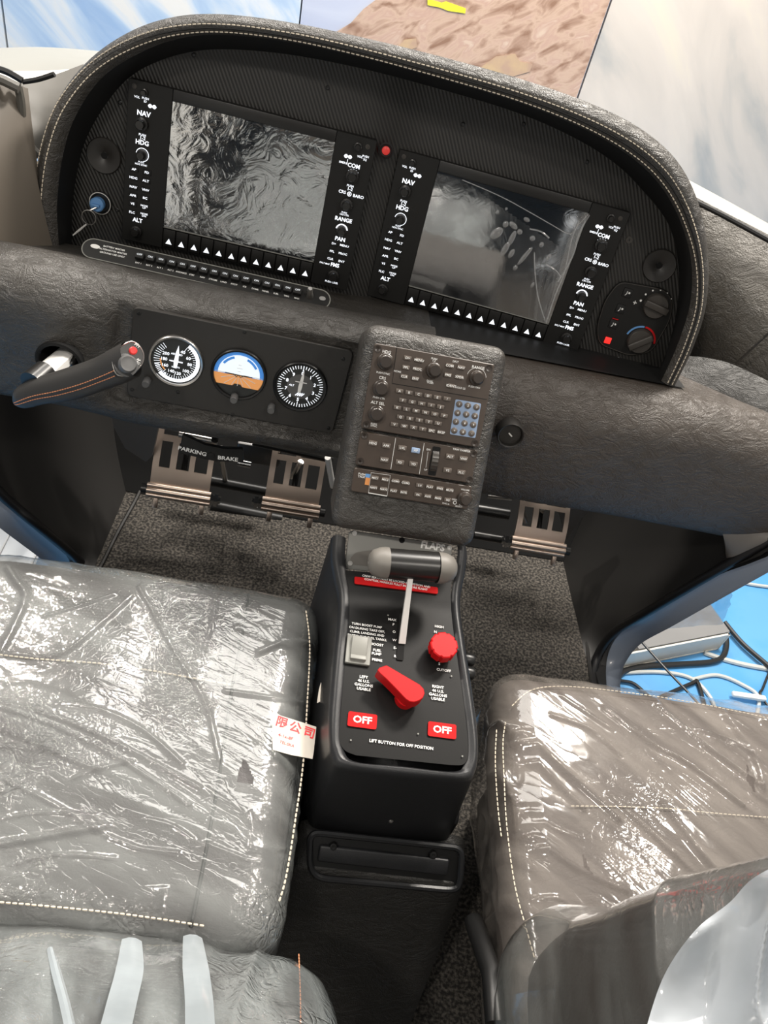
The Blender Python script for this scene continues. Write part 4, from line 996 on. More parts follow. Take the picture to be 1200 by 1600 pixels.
def ticks(mb, n, r0, r1, a0, a1, w_, h, long=5, r0l=None):
    for i in range(n):
        a = a0+(a1-a0)*i/(n-1); q0 = (r0l if (r0l and i % long == 0) else r0); u_ = (math.cos(a), math.sin(a)); v_ = (-u_[1]*w_/2, u_[0]*w_/2)
        mb.verts_faces([(u_[0]*q0+v_[0], u_[1]*q0+v_[1], h), (u_[0]*q0-v_[0], u_[1]*q0-v_[1], h), (u_[0]*r1-v_[0], u_[1]*r1-v_[1], h), (u_[0]*r1+v_[0], u_[1]*r1+v_[1], h)], [(0, 1, 2, 3)])
def needle(g, a, L, w_, tail, h, name='needle', m='lit'):
    b = MB(); b.prism([(-w_/2, -tail), (w_/2, -tail), (w_*.7, 0), (w_/2, L*.55), (0, L), (-w_/2, L*.55), (-w_*.7, 0)], h, h+.0006); o = b.build(name, m, g, smooth=False); o.matrix_local = Matrix.Rotation(a, 4, 'Z'); return o
tilt0 = -.0
def d_asi(g, R):
    b = MB(); ticks(b, 11, R*.66, R*.9, R_(205), R_(130), .0007, .0013); ticks(b, 9, R*.72, R*.9, R_(240), R_(200), .0009, .0013)
    disc(b, 0, 0, R*.95, .0013, 64, a0=R_(-135), a1=R_(60), r0=R*.80); ticks(b, 26, R*.68, R*.8, R_(-130), R_(60), .0006, .0013, 5, R*.6)
    for s, a, k in (('40', 62, .5), ('60', 25, .52), ('80', -5, .55), ('100', -42, .55), ('120', -80, .55), ('140', -110, .52), ('160', -148, .52), ('180', 180, .5), ('200', 150, .5)):
        text(b, s, R*k*math.cos(R_(a)), R*k*math.sin(R_(a)), .0068, .0013)
    text(b, 'AIRSPEED', 0, R*.30, .0040, .0013); text(b, 'KNOTS', 0, -R*.28, .0036, .0013)
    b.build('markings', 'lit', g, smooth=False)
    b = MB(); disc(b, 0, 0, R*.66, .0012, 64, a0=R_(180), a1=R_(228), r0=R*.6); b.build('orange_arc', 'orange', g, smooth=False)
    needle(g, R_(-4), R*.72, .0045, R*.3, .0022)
    b = MB(); b.prism([(-R*.27, -.0009), (R*.27, -.0009), (R*.27, .0009), (-R*.27, .0009)], .0026, .003); b.build('cross_bar', 'lit', g, smooth=False)
def d_ai(g, R):
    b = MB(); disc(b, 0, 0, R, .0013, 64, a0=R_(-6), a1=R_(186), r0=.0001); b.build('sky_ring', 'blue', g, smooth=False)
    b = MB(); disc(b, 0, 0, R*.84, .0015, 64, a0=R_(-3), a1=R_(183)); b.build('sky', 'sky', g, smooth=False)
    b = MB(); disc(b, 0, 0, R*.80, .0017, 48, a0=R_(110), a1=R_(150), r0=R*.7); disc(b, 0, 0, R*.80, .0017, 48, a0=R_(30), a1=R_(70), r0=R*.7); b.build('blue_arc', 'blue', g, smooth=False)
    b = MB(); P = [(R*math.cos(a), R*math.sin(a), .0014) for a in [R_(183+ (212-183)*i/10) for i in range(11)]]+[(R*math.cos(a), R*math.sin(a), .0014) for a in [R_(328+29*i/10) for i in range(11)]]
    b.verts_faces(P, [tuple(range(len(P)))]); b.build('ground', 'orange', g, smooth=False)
    b = MB()
    for a in (200, 222, 245, 270, 295, 318, 340):
        u_ = (math.cos(R_(a)), math.sin(R_(a))); k = min(.74, .5/abs(u_[1])) if abs(u_[1]) > .1 else .74
        b.tube([Vector((u_[0]*R*.15, u_[1]*R*.15, .0018)), Vector((u_[0]*R*k, u_[1]*R*k, .0018))], .0005, 4)
    for i in (1, 2, 3): b.box((0, R*.14*i, .0018), (R*.22 if i % 2 == 0 else R*.12, .0006, .0004))
    b.box((0, 0, .0018), (R*1.9, .0008, .0004)); b.build('horizon_lines', 'white', g, smooth=False)
    b = MB(); b.verts_faces([(-R*.28, -R*.62, .0020), (R*.28, -R*.62, .0020), (R*.12, -R*.42, .0020), (-R*.12, -R*.42, .0020)], [(0, 1, 2, 3)]); b.tube([Vector((-R*.55, 0, .003)), Vector((-R*.2, 0, .003)), Vector((-R*.08, -R*.1, .003)), Vector((0, 0, .003)), Vector((R*.08, -R*.1, .003)), Vector((R*.2, 0, .003)), Vector((R*.55, 0, .003))], .0006, 5); b.build('aircraft_symbol', 'dial', g)
def d_alt(g, R):
    b = MB(); disc(b, 0, 0, R*.55, .0013, 48); b.build('inner_dial', 'dialgrey', g, smooth=False)
    b = MB(); ticks(b, 51, R*.80, R*.94, PI/2, PI/2-2*PI, .0009, .0015, 5, R*.70)
    for i in range(10):
        a = PI/2-2*PI*i/10; text(b, str(i), R*.60*math.cos(a), R*.60*math.sin(a), .0075, .0016)
    text(b, 'ALT', -R*.36, 0, .0045, .0016)
    for i in range(4): b.tube([Vector((-R*.14+R*.08*i, -R*.42, .0018)), Vector((-R*.02+R*.08*i, -R*.28, .0018))], .0007, 4)
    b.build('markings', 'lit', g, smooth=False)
    needle(g, R_(-3), R*.80, .0042, R*.25, .0024, m='white'); 
    b = MB(); b.prism([(-R*.24, -.0008+R*.22), (R*.24, -.0008+R*.22), (R*.24, .0008+R*.22), (-R*.24, .0008+R*.22)], .0026, .003); b.build('cross_bar', 'white', g, smooth=False)
gauge('airspeed_indicator', 'round airspeed gauge with silver bezel and white arc, leftmost of the three gauges', 275, 565, .0395, 'steel', 229, 597, d_asi)
gauge('attitude_indicator', 'round gauge showing pale sky above orange ground, middle of the three', 373, 586, .0405, 'blackm', 366, 622, d_ai)
gauge('altimeter', 'round altimeter with ring of white ticks, rightmost of the three gauges', 469, 605, .0400, 'blackm', 424, 638, d_alt)

# ------------------------------------------------------------------ radio stack
KH = .0035
def kp(x, y, h=KH): return FK.px(x, y, h)
def z7(x, y): return (530+x/4.4444, 500+y/4.4444)
def radio(name, label, cat, quad, depth=.02, scr=()):
    r = thing(name, label, cat, FK.M); q = [kp(*z7(*p)) for p in quad]; cx = [sum(c) / 2 for c in ((q[0][0], q[3][0]), (q[1][0], q[2][0]), (q[2][1], q[3][1]), (q[0][1], q[1][1]))]
    b = MB(); b.prism(rrect(cx[0], cx[2], cx[1], cx[3], .003), -.01, KH, .0008); b.build('face', 'radio', r)
    for p in scr:
        a_, c_ = kp(*z7(*p)); b = MB(); b.lathe((a_, c_, KH-.0006), [(0, .0006), (.002, .0006), (.0035, .0012), (.0048, .0012), (.0052, 0)], 18); b.build('screw', 'knobb', r)
    return r
def keys(r, L, w_, h_, mk='key', tsz=.0042, lt=None):
    for s, x, y in L:
        a_, c_ = kp(*z7(x, y)); b = MB(); b.box((a_, c_, KH+.0012), (w_, h_, .0034), .0008, 2); b.build('key', mk, r)
        if s: text(lt, s, a_, c_, tsz, KH+.0031, sx=1.1)
def rk(r, x, y, rad, h, name='knob', conc=False):
    a_, c_ = kp(*z7(x, y)); b = MB()
    b.lathe((a_, c_, KH), [(rad*1.02, 0), (rad*1.0, h*.3), (rad*.92, h*.36), (rad*.78, h*.4), (rad*.76, h*.92), (rad*.66, h), (0, h)], 28, knurl=.03); b.build(name, 'knobb', r)
def lin(s, x0, y0, x1, y1):
    n = len(s); return [(s[i], x0+(x1-x0)*i/max(1, n-1), y0+(y1-y0)*i/max(1, n-1)) for i in range(n)]
r1 = radio('keypad_controller', 'brown-black keypad unit with letter keys and a pale blue number pad, top of the stack', 'radio', ((245, 165), (1085, 305), (965, 890), (155, 745)), scr=((268, 200), (1040, 335), (942, 855), (188, 727)))
lt = MB()
keys(r1, [('D>', 474, 265), ('MENU', 553, 280), ('FPL', 462, 330), ('PROC', 541, 342), ('CLR', 450, 393), ('ENT', 528, 408), ('COM', 765, 318), ('NAV', 845, 331), ('FMS', 753, 383), ('XPDR', 832, 397), ('IDENT', 775, 458)], .0098, .0056, lt=lt)
keys(r1, lin('ABCDE', 418, 493, 680, 538)+[('/', 748, 548)]+lin('FGHIJ', 440, 558, 702, 603)+lin('KLMNOP', 402, 608, 727, 665)+lin('QRSTU', 424, 673, 685, 718)+[('V', 382, 725), ('W', 450, 737), ('X', 515, 746), ('Y', 578, 757), ('SPC', 640, 769), ('BKSP', 706, 780)], .0100, .0056, lt=lt)
cps = [kp(*z7(x, y)) for x, y in ((808, 550), (985, 580), (945, 820), (768, 793))]
b = MB(); b.prism(roundpoly(cps, .002), KH-.001, KH+.0006); o = b.build('number_pad', 'keyblue', r1); o['label'] = 'pale blue number pad'
for i in range(4):
    for j in range(3):
        x = 832-11.5*i+60*j; y = 584+61*i+10.5*j; a_, c_ = kp(*z7(x, y)); b = MB(); b.lathe((a_, c_, KH), [(.0042, 0), (.0042, .0022), (.0032, .0032), (0, .0035)], 20); k = b.build('number_key', 'key', r1)
        text(lt, ('123', '456', '789', '+0-')[i][j], a_, c_, .0040, KH+.0037)
rk(r1, 320, 290, .0110, .015); rk(r1, 290, 475, .0110, .015); rk(r1, 258, 652, .0110, .015); rk(r1, 655, 350, .0105, .018); rk(r1, 952, 402, .0100, .016)
for s, x, y, z in (('HDG', 330, 222, .0052), ('PUSH SYNC', 305, 370, .0034), ('CRS', 300, 403, .0052), ('PUSH CTR', 275, 541, .0034), ('ALT SEL', 268, 577, .0052), ('PUSH', 240, 722, .0034), ('SYNC', 240, 736, .0034), ('PUSH', 660, 270, .0034), ('1-2', 658, 284, .0034), ('DUAL', 630, 425, .0034), ('PUSH', 632, 437, .0034), ('RANGE', 965, 332, .0052), ('PUSH PAN', 938, 466, .0034), ('-HOLD 2S', 838, 472, .0034), ('HOME', 405, 358, .0034), ('DFLT', 808, 290, .0034)):
    a_, c_ = kp(*z7(x, y)); text(lt, s, a_, c_, z, KH+.0004)
a_, c_ = kp(*z7(952, 402)); disc(lt, a_, c_, .0132, KH+.0003, 40, a0=.2, a1=PI-.2, r0=.0127)
lt.build('lettering', 'white', r1, smooth=False)
b = MB(); b.tube([Vector((*kp(*z7(x, y)), KH)) for x, y in ((400, 192), (368, 440), (1025, 552))], .0005, 5); b.build('groove', 'hole', r1)
r2 = radio('autopilot_controller', 'brown-black autopilot unit with thumb wheel and one lit blue key', 'radio', ((150, 775), (962, 905), (920, 1140), (115, 1000)), scr=((175, 802), (935, 930), (905, 1108), (146, 980)))
lt = MB(); keys(r2, [('HDG', 233, 855), ('APR', 326, 872), ('NAV', 312, 970), ('LVL', 437, 888), ('FD', 420, 988), ('YD', 514, 1000), ('ALT', 768, 948), ('VNV', 861, 963), ('VS', 750, 1043), ('FLC', 845, 1058)], .0115, .0068, lt=lt)
keys(r2, [('AP', 530, 905)], .0115, .0068, mk='keyblue', lt=lt)
for x0, y0, x1, y1 in ((392, 820, 358, 1035), (590, 855, 556, 1070)): lt.tube([Vector((*kp(*z7(x0, y0)), KH+.0002)), Vector((*kp(*z7(x1, y1)), KH+.0002))], .0004, 4)
for s, x, y, z in (('DN', 620, 900, .0034), ('UP', 600, 1040, .0034), ('YAW DAMPER', 850, 905, .0038)):
    a_, c_ = kp(*z7(x, y)); text(lt, s, a_, c_, z, KH+.0004)
lt.tube([Vector((*kp(*z7(617, 915)), KH+.0002)), Vector((*kp(*z7(602, 1025)), KH+.0002))], .0003, 4)
lt.build('lettering', 'white', r2, smooth=False)
a_, c_ = kp(*z7(660, 980)); b = MB(); b.prism(rrect(a_-.0055, c_-.0195, a_+.0055, c_+.0195, .002), KH-.0005, KH+.0003); b.build('wheel_slot', 'hole', r2)
b = MB(); b.lathe((a_-.0042, c_, KH-.0070), [(0, 0), (.0155, 0), (.0155, .0084), (0, .0084)], 36, axis=(1, 0, 0), knurl=.05); b.build('thumb_wheel', 'knobface', r2)
r3 = radio('audio_panel', 'slim audio panel with two rows of keys, lowest unit of the stack', 'radio', ((105, 1025), (922, 1155), (895, 1315), (83, 1190)))
lt = MB(); k3 = [('MIC1', 248, 1096), ('MIC2', 318, 1107), ('COM1', 390, 1118), ('COM2', 460, 1130), ('2.0', 557, 1147), ('PLAY', 627, 1158), ('SPKR', 697, 1169), ('MUTE', 765, 1181), ('NAV1', 238, 1163), ('NAV2', 308, 1174), ('PLAY', 376, 1185), ('INTR', 446, 1196), ('PA', 545, 1212), ('AUX', 613, 1223), ('MAN', 684, 1236), ('SQ', 752, 1248)]
keys(r3, k3, .0098, .0056, tsz=.0036, lt=lt); a_, c_ = kp(*z7(156, 1080)); text(lt, 'PUSH\nTALK', a_, c_, .0040, KH+.0004)
for s, x, y, z in (('VOLUME', 875, 1180, .0030), ('CRSR', 800, 1247, .0030), ('PUSH', 850, 1285, .0030), ('CHG 2s', 740, 1275, .0030), ('SELECT', 830, 1295, .0030)):
    a_, c_ = kp(*z7(x, y)); text(lt, s, a_, c_, z, KH+.0004)
P = [Vector((*kp(*z7(x, y)), KH+.0002)) for x, y in ((222, 1060), (355, 1078), (332, 1222), (203, 1200))]; lt.tube(P, .0003, 4, closed=True); lt.tube(P[2:4], .0008, 4)
a_, c_ = kp(*z7(803, 1268)); disc(lt, a_, c_, .0026, KH+.0004, 18, r0=.0016)
lt.build('lettering', 'white', r3, smooth=False); rk(r3, 868, 1238, .0100, .016)
b = MB(); a_, c_ = kp(*z7(198, 1082)); b.box((a_, c_, KH+.0002), (.006, .005, .0006)); b.build('blue_sticker', 'tempblue', r3)
b = MB(); a_, c_ = kp(*z7(196, 1120)); b.box((a_, c_, KH+.0002), (.006, .010, .0006)); b.build('orange_sticker', 'stickero', r3)

# air nozzle in right bolster
nz = thing('air_nozzle', 'round black nozzle with short pale slot in the right bolster', 'nozzle', Frame(aty(797, 678, -.088), 12, 0, 0).M)
b = MB(); b.lathe((0, 0, -.02), [(.0205, 0), (.0208, .024), (.0198, .0275), (.0180, .0265), (.0165, .0215), (0, .0215)], 40); b.build('barrel', 'vent', nz)
b = MB(); b.box((.0, 0, .0030), (.0085, .0022, .0012), .0004, 1, rot=Matrix.Rotation(R_(-38), 3, 'Z')); b.build('slot_mark', 'wmetal', nz)
# ------------------------------------------------------------------ side yoke
yk = thing('side_yoke', 'leather wrapped side yoke grip with orange double stitching in front of the left bolster', 'yoke', T(0, 0, 0))
YY = -.175
ax_px = [(24, 628, 7, .0), (34, 622, 17, .0), (60, 612, 21, .0), (95, 604, 24, .0), (130, 594, 25, 0), (160, 583, 25, 0), (185, 572, 27, 0), (205, 562, 27, 0)]
cs = spline([aty(x, y, YY) for x, y, r, d in ax_px], 40); rs_ = spline([Vector((r, 0, 0)) for x, y, r, d in ax_px], 40)
b = MB(); PXM = (aty(200, 600, YY)-aty(199, 600, YY)).length
gdir = (cs[-1]-cs[0]).normalized(); toc = (CAM_P-cs[20]).normalized(); side_ = gdir.cross(toc).normalized(); toc = side_.cross(gdir).normalized()
def gy(u, v):
    i = round(u*40); r = rs_[i].x*PXM; a = 2*PI*v
    return cs[i] + side_*r*math.cos(a) + toc*r*.85*math.sin(a)
b.grid(40, 32, gy); b.verts_faces([tuple(gy(0, k/32)) for k in range(32)], [tuple(range(32))]); b.build('grip', 'grip_leather', yk)
b = MB()
for off in (-.12, .16):
    P = []
    for i in range(2, 37):
        r = rs_[i].x*PXM; a = PI/2+off+.28
        P.append(cs[i]+side_*(-1)*r*math.cos(a)+toc*r*.86*math.sin(a))
    stitches(b, P, .0040, .25, .0008)
b.build('stitching', 'ostitch', yk)
FY = Frame(aty(199, 572, YY), 0); FY.Z = (CAM_P-FY.o).normalized(); FY.Z = (FY.Z+Vector((.25, 0, .25))).normalized(); FY.X = Vector((0, 0, 1)).cross(FY.Z).normalized(); FY.Y = FY.Z.cross(FY.X)
FY.M = Matrix(((FY.X.x, FY.Y.x, FY.Z.x, FY.o.x), (FY.X.y, FY.Y.y, FY.Z.y, FY.o.y), (FY.X.z, FY.Y.z, FY.Z.z, FY.o.z), (0, 0, 0, 1)))
def z5(x, y): return (x/4, 340+y/4)
def onY(o): o.matrix_world = FY.M; return o
CAPO = [(690, 890), (700, 845), (755, 790), (825, 758), (878, 790), (912, 850), (905, 915), (850, 975), (785, 1003), (725, 995), (700, 950)]
q = [FY.px(*z5(*p), .012) for p in CAPO]; b = MB(); b.prism(roundpoly(q, .006, 4), -.022, .012, .003); onY(b.build('head', 'knob', yk))
b = MB(); ql = inset(roundpoly(q, .006, 4)[::1] if sum(q[i][0]*q[(i+1) % 11][1]-q[(i+1) % 11][0]*q[i][1] for i in range(11)) > 0 else roundpoly(q, .006, 4)[::-1], .002)
b.tube([Vector((x, y, .0118)) for x, y in ql], .0007, 5, closed=True); onY(b.build('head_rim', 'steel', yk))
p = FY.px(*z5(788, 922), .014); b = MB(); b.lathe((p[0], p[1], .012), [(.0150, 0), (.0150, .002), (.0115, .003), (.0105, .008), (.0118, .010), (.0118, .014), (.0095, .017), (.005, .016), (0, .0165)], 36); onY(b.build('trim_hat', 'dialgrey', yk))
p = FY.px(*z5(832, 832), .014); b = MB(); b.lathe((p[0], p[1], .012), [(.0052, 0), (.0052, .003), (.004, .0042), (0, .0045)], 24); o = onY(b.build('button', 'redglow', yk)); o['label'] = 'small red button'
b = MB(); p = FY.px(*z5(858, 800), .014); text(b, 'PTT', p[0], p[1], .0042, .0126, rot=-.9); p = FY.px(*z5(862, 895), .014); text(b, 'AP\nDISC', p[0], p[1], .0042, .0126, rot=-.9); onY(b.build('lettering', 'white', yk, smooth=False))
# shaft out of the bolster socket
b = MB(); s0 = aty(110, 548, -.07); s1 = aty(62, 590, -.15); dd = (s1-s0).normalized(); sx_ = dd.cross(toc).normalized(); hh = .0125
up_ = sx_.cross(dd).normalized(); vs = []
for p_, k in ((s0, 1), (s1, 1.1)):
    for a_, c_ in ((-1.15, -.5), (1.15, -.5), (1.15, .35), (.6, .6), (-.6, .6), (-1.15, .35)): vs.append(tuple(p_+sx_*hh*a_*k+up_*hh*c_*k))
b.verts_faces(vs, [tuple(range(6)), tuple(range(11, 5, -1))]+[(i, (i+1) % 6, 6+(i+1) % 6, 6+i) for i in range(6)]); b.build('shaft', 'wmetal', yk)
b = MB(); s2 = aty(72, 581, -.14); s3 = aty(50, 600, -.17); b.tube([s2, s3], [.017, .018], 20); b.build('sleeve', 'knob', yk)
b = MB(); s4 = aty(124, 549, -.075); s5 = aty(108, 570, -.10); b.tube([s4, s5], [.006, .006], 10); b.build('switch_rod', 'blackm', yk)

# ------------------------------------------------------------------ rudder pedals
def pedal(label, quad, slots, tb, tilt=32, group='rudder pedals'):
    """quad = upper left/right, tube left/right pixel corners on a sloped plate at the pedal"""
    fr = Frame((0, .12, .2), tilt, 0, 0)
    g = thing('rudder_pedal', label, 'pedal', fr.M, group)
    P = [fr.px(*p) for p in quad]
    x0, x1 = (P[0][0]+P[3][0])/2, (P[1][0]+P[2][0])/2; y1, y0 = (P[0][1]+P[1][1])/2, (P[2][1]+P[3][1])/2
    W, H = x1-x0, y1-y0
    # plate with three tall and two short windows: built from bars
    def shape(x, y):    # slight curl of the plate
        t = (y-y0)/H; return Vector((x, y, -.020*(t**2)*1.0 + .004*math.sin(t*PI)))
    xs = [0, .075, .29, .385, .60, .695, .915, 1.0]
    wins = [(.10, .29, .36, .76), (.385, .60, .36, .76), (.695, .915, .36, .76), (.10, .44, .83, .93), (.54, .915, .83, .93)]
    b = MB(); N = 56; Mn = 44
    def sk(c):
        u, v = (c.x-x0)/W, (c.y-y0)/H
        return any(a < u < bb and c0 < v < d for a, bb, c0, d in wins)
    b.grid(N, Mn, lambda u, v: shape(x0+W*u, y0+H*v), skip=sk)
    fs = list(b.b.faces); ex = bmesh.ops.extrude_face_region(b.b, geom=fs); 
    for v in [e for e in ex['geom'] if isinstance(e, bmesh.types.BMVert)]: v.co.z -= .004
    b.build('foot_plate', 'alu', g, ang=30)
    b = MB()
    for k, (dy, dz, r) in enumerate(((.010, .0035, .0052), (.000, .0060, .0058), (-.010, .0035, .0052))): b.tube([Vector((x0-.004, y0+dy, dz)), Vector((x1+.004, y0+dy, dz))], r, 16)
    b.box(((x0+x1)/2, y0, -.002), (W+.008, .026, .012), .002, 2); b.build('tread_bar', 'alu', g)
    for sx in (0, 1):
        xx = (x0-.005) if sx == 0 else (x1+.005); d = -1 if sx == 0 else 1
        bright = (sx == tb)
        b = MB(); b.lathe((xx, y0, .0), [(0, 0), (.013, 0), (.013, .004), (.010, .0045), (.010, .006), (.0145, .007), (.0145, .014), (.008, .015), (.008, .019), (0, .019)] if bright else [(0, 0), (.010, 0), (.010, .010), (0, .012)], 6 if bright else 18, axis=(d, 0, 0)); b.build('end_nut', 'chrome' if bright else 'blackm', g, ang=25)
    for xx in (x0+.014, x1-.012):
        b = MB(); b.box((xx, y0-.026, -.004), (.010, .022, .008), .0015, 2); b.build('stub', 'alu', g)
    for xx in (x0+.5*W,):
        b = MB(); b.tube([Vector((xx, y0+.02, -.012)), Vector((xx, y1+.02, -.06))], .006, 10); b.build('arm', 'blackm', g)
    return g
def z6(x, y): return (200+x/3.3333, 470+y/3.3333)
pedal('bronze rudder pedal left of the parking brake sign', [z6(170, 640), z6(455, 690), z6(430, 1035), z6(95, 975)], None, 1)
pedal('bronze rudder pedal right of the parking brake sign', [z6(765, 745), z6(1040, 800), z6(985, 1100), z6(700, 1050)], None, 0)
pedal('bronze rudder pedal alone below the right bolster', [(818, 775), (893, 782), (883, 861), (800, 846)], None, 0)
# parking brake bracket
pb = thing('parking_brake', 'black curved bracket reading PARKING BRAKE between the left pedals', 'brake handle', None)
FPB = Frame(aty(329, 708, -.01), 18, 4, 4); pb.matrix_world = FPB.M
q = [FPB.px(*z6(x, y)) for x, y in ((285, 690), (400, 745), (500, 765), (600, 768), (604, 836), (460, 834), (360, 812), (268, 790))]
b = MB(); b.prism(roundpoly(q, .004), -.006, .003, .001); b.build('bracket', 'blackm', pb)
b = MB()
for s, x, y, rt_ in (('PARKING', 335, 783, -.20), ('BRAKE', 520, 822, -.06)):
    p = FPB.px(*z6(x, y), .003); text(b, s, p[0], p[1], .0098, .0036, rot=rt_+.13, sx=1.2)
b.build('lettering', 'white', pb, smooth=False)
p = FPB.px(*z6(432, 806), .003); b = MB(); b.cyl((p[0], p[1], .003), .006, .002, 20); b.build('pivot', 'blackm', pb)
p = FPB.px(335, 690, 0); b = MB(); b.tube([Vector((p[0], p[1], -.002)), Vector((p[0], p[1]+.05, -.06)), Vector((p[0], p[1]+.09, -.09))], .006, 10); b.build('mounting_arm', 'blackm', pb)
# linkages under the dash
def rods(label, segs, cat='linkage', m='blackm', name='rudder_linkage'):
    g = thing(name, label, cat, T(0, 0, 0))
    for nm, P, r, mm in segs:
        b = MB(); b.tube([aty(x, y, d) for x, y, d in P], r, 12); b.build(nm, mm, g)
    return g
lk = rods('black rods and brackets behind the left pedals', [
    ('cross_tube', [(300, 745, .20), (430, 770, .20)], .012, 'blackm'), ('lower_tube', [(330, 790, .22), (440, 812, .22)], .016, 'blackm'),
    ('push_rod', [(345, 700, .15), (352, 750, .2)], .006, 'steel'), ('bracket_rod', [(280, 678, .12), (340, 690, .12)], .007, 'steel'),
    ('push_rod', [(455, 745, .16), (470, 722, .14)], .006, 'steel'), ('clevis', [(372, 722, .08), (392, 726, .08)], .007, 'chrome'),
    ('cable', [(512, 715, .12), (520, 760, .14)], .006, 'wmetal'), ('bracket_rod', [(395, 690, .14), (520, 718, .14)], .008, 'blackm')])
b = MB(); c_ = aty(405, 705, .18); b.box(c_, (.09, .03, .05), .006, 2); b.build('gearbox', 'gunmetal', lk)
lk2 = rods('black rods and chrome fittings behind the right pedal', [
    ('cross_tube', [(745, 795, .16), (795, 803, .16)], .013, 'blackm'), ('lower_tube', [(740, 835, .18), (800, 845, .18)], .010, 'blackm'),
    ('upper_fitting', [(762, 772, .08), (800, 776, .08)], .008, 'chrome'), ('push_rod', [(815, 795, .16), (822, 815, .16)], .006, 'steel'), ('push_rod', [(848, 795, .16), (842, 815, .16)], .005, 'steel')])

# ------------------------------------------------------------------ seats
def wrinkle(p, ang, fx, fy, amp, seed, k=1.6):
    c, s = math.cos(ang), math.sin(ang); a = p.x*c+p.y*s; d = -p.x*s+p.y*c
    n = noise.noise(Vector((a*fx, d*fy, p.z*fx+seed))); n2 = noise.noise(Vector((a*fx*2.3+9, d*fy*2.1, p.z*fx*2+seed)))
    return amp*((1-abs(n)*2.2)**3 if abs(n) < .45 else 0) + amp*.35*n2
def seat_cushion(parent, c, size, r, m, crown=.014, seed=1, panel=None):
    b = MB()
    def wp(co, nn, u):
        co = co.copy(); co.z += crown*(1-u.x**2)*(1-u.y**2*.6) if nn.z > .2 else 0
        # tapering lower body
        co.x *= 1-.06*max(0, -u.z); return co + nn*.0015*noise.noise(co*18)
    b.rbox(c, size, r, (30, 30, 8), warp=wp); return b.build('cushion', m, parent)
def segd(x, y, S):
    best = 9
    for (x1, y1, x2, y2, L2) in S:
        t = ((x-x1)*(x2-x1)+(y-y1)*(y2-y1))/L2; t = 0 if t < 0 else 1 if t > 1 else t
        d = (x-x1-t*(x2-x1))**2+(y-y1-t*(y2-y1))**2
        if d < best: best = d
    return best
def foldset(L):
    out = []
    for pxs, w_, h_ in L:
        P = spline([atz(x, y, ZS) for x, y in pxs], 10); S = [(a.x, a.y, b_.x, b_.y, max(1e-9, (b_-a).xy.length_squared)) for a, b_ in zip(P, P[1:])]
        xs = [p.x for p in P]; ys = [p.y for p in P]; out.append((S, w_, h_, min(xs)-.02, max(xs)+.02, min(ys)-.02, max(ys)+.02))
    return out
def cover(name, label, c, size, r, m, ang, seed, amp=.004, folds=(), M=None, grow=.006, crown=.014, fx=5, fy=26, bag=.012, holes=()):
    t = MB(); FS_ = foldset(folds)
    def wp(co, nn, u):
        co = co.copy(); co.z += crown*(1-u.x**2)*(1-u.y**2*.6) if nn.z > .2 else 0
        side = 1-max(0, min(1, (nn.z-.3)/.5))
        q = wrinkle(co, ang, fx, fy, amp, seed)*(.30+.9*side) + bag*.5*max(0, noise.noise(co*6+Vector((seed, 0, 0))))*(.12+.9*side)
        q += amp*.5*(1-abs(noise.noise(co*30+Vector((seed, 3, 0))))*2)**2*(.15+.9*side)
        if nn.z > .2:
            X, Y = co.x+c.x, co.y+c.y
            for S, w_, h_, xa, xb, ya, yb in FS_:
                if xa < X < xb and ya < Y < yb: q += h_*math.exp(-segd(X, Y, S)/(w_*w_))
        co += nn*max(.0005, q+.002)
        return co
    t.rbox(c, (size[0]+2*grow, size[1]+2*grow, size[2]+2*grow), r+grow, (190, 190, 26), warp=wp, nobottom=True)
    if holes:
        kill = [f for f in t.b.faces if any(pt_in((f.calc_center_median().x, f.calc_center_median().y), h) for h in holes) and f.calc_center_median().z > 0]
        bmesh.ops.delete(t.b, geom=kill, context='FACES')
    o = t.build(name, m, recalc=True, ang=180)
    if M is not None: o.matrix_world = M
    return tagm(o, label, 'plastic cover')
def pt_in(p, poly):
    c = False; n = len(poly)
    for i in range(n):
        x1, y1 = poly[i]; x2, y2 = poly[(i+1) % n]
        if (y1 > p[1]) != (y2 > p[1]) and p[0] < (x2-x1)*(p[1]-y1)/(y2-y1)+x1: c = not c
    return c
ZS = .372
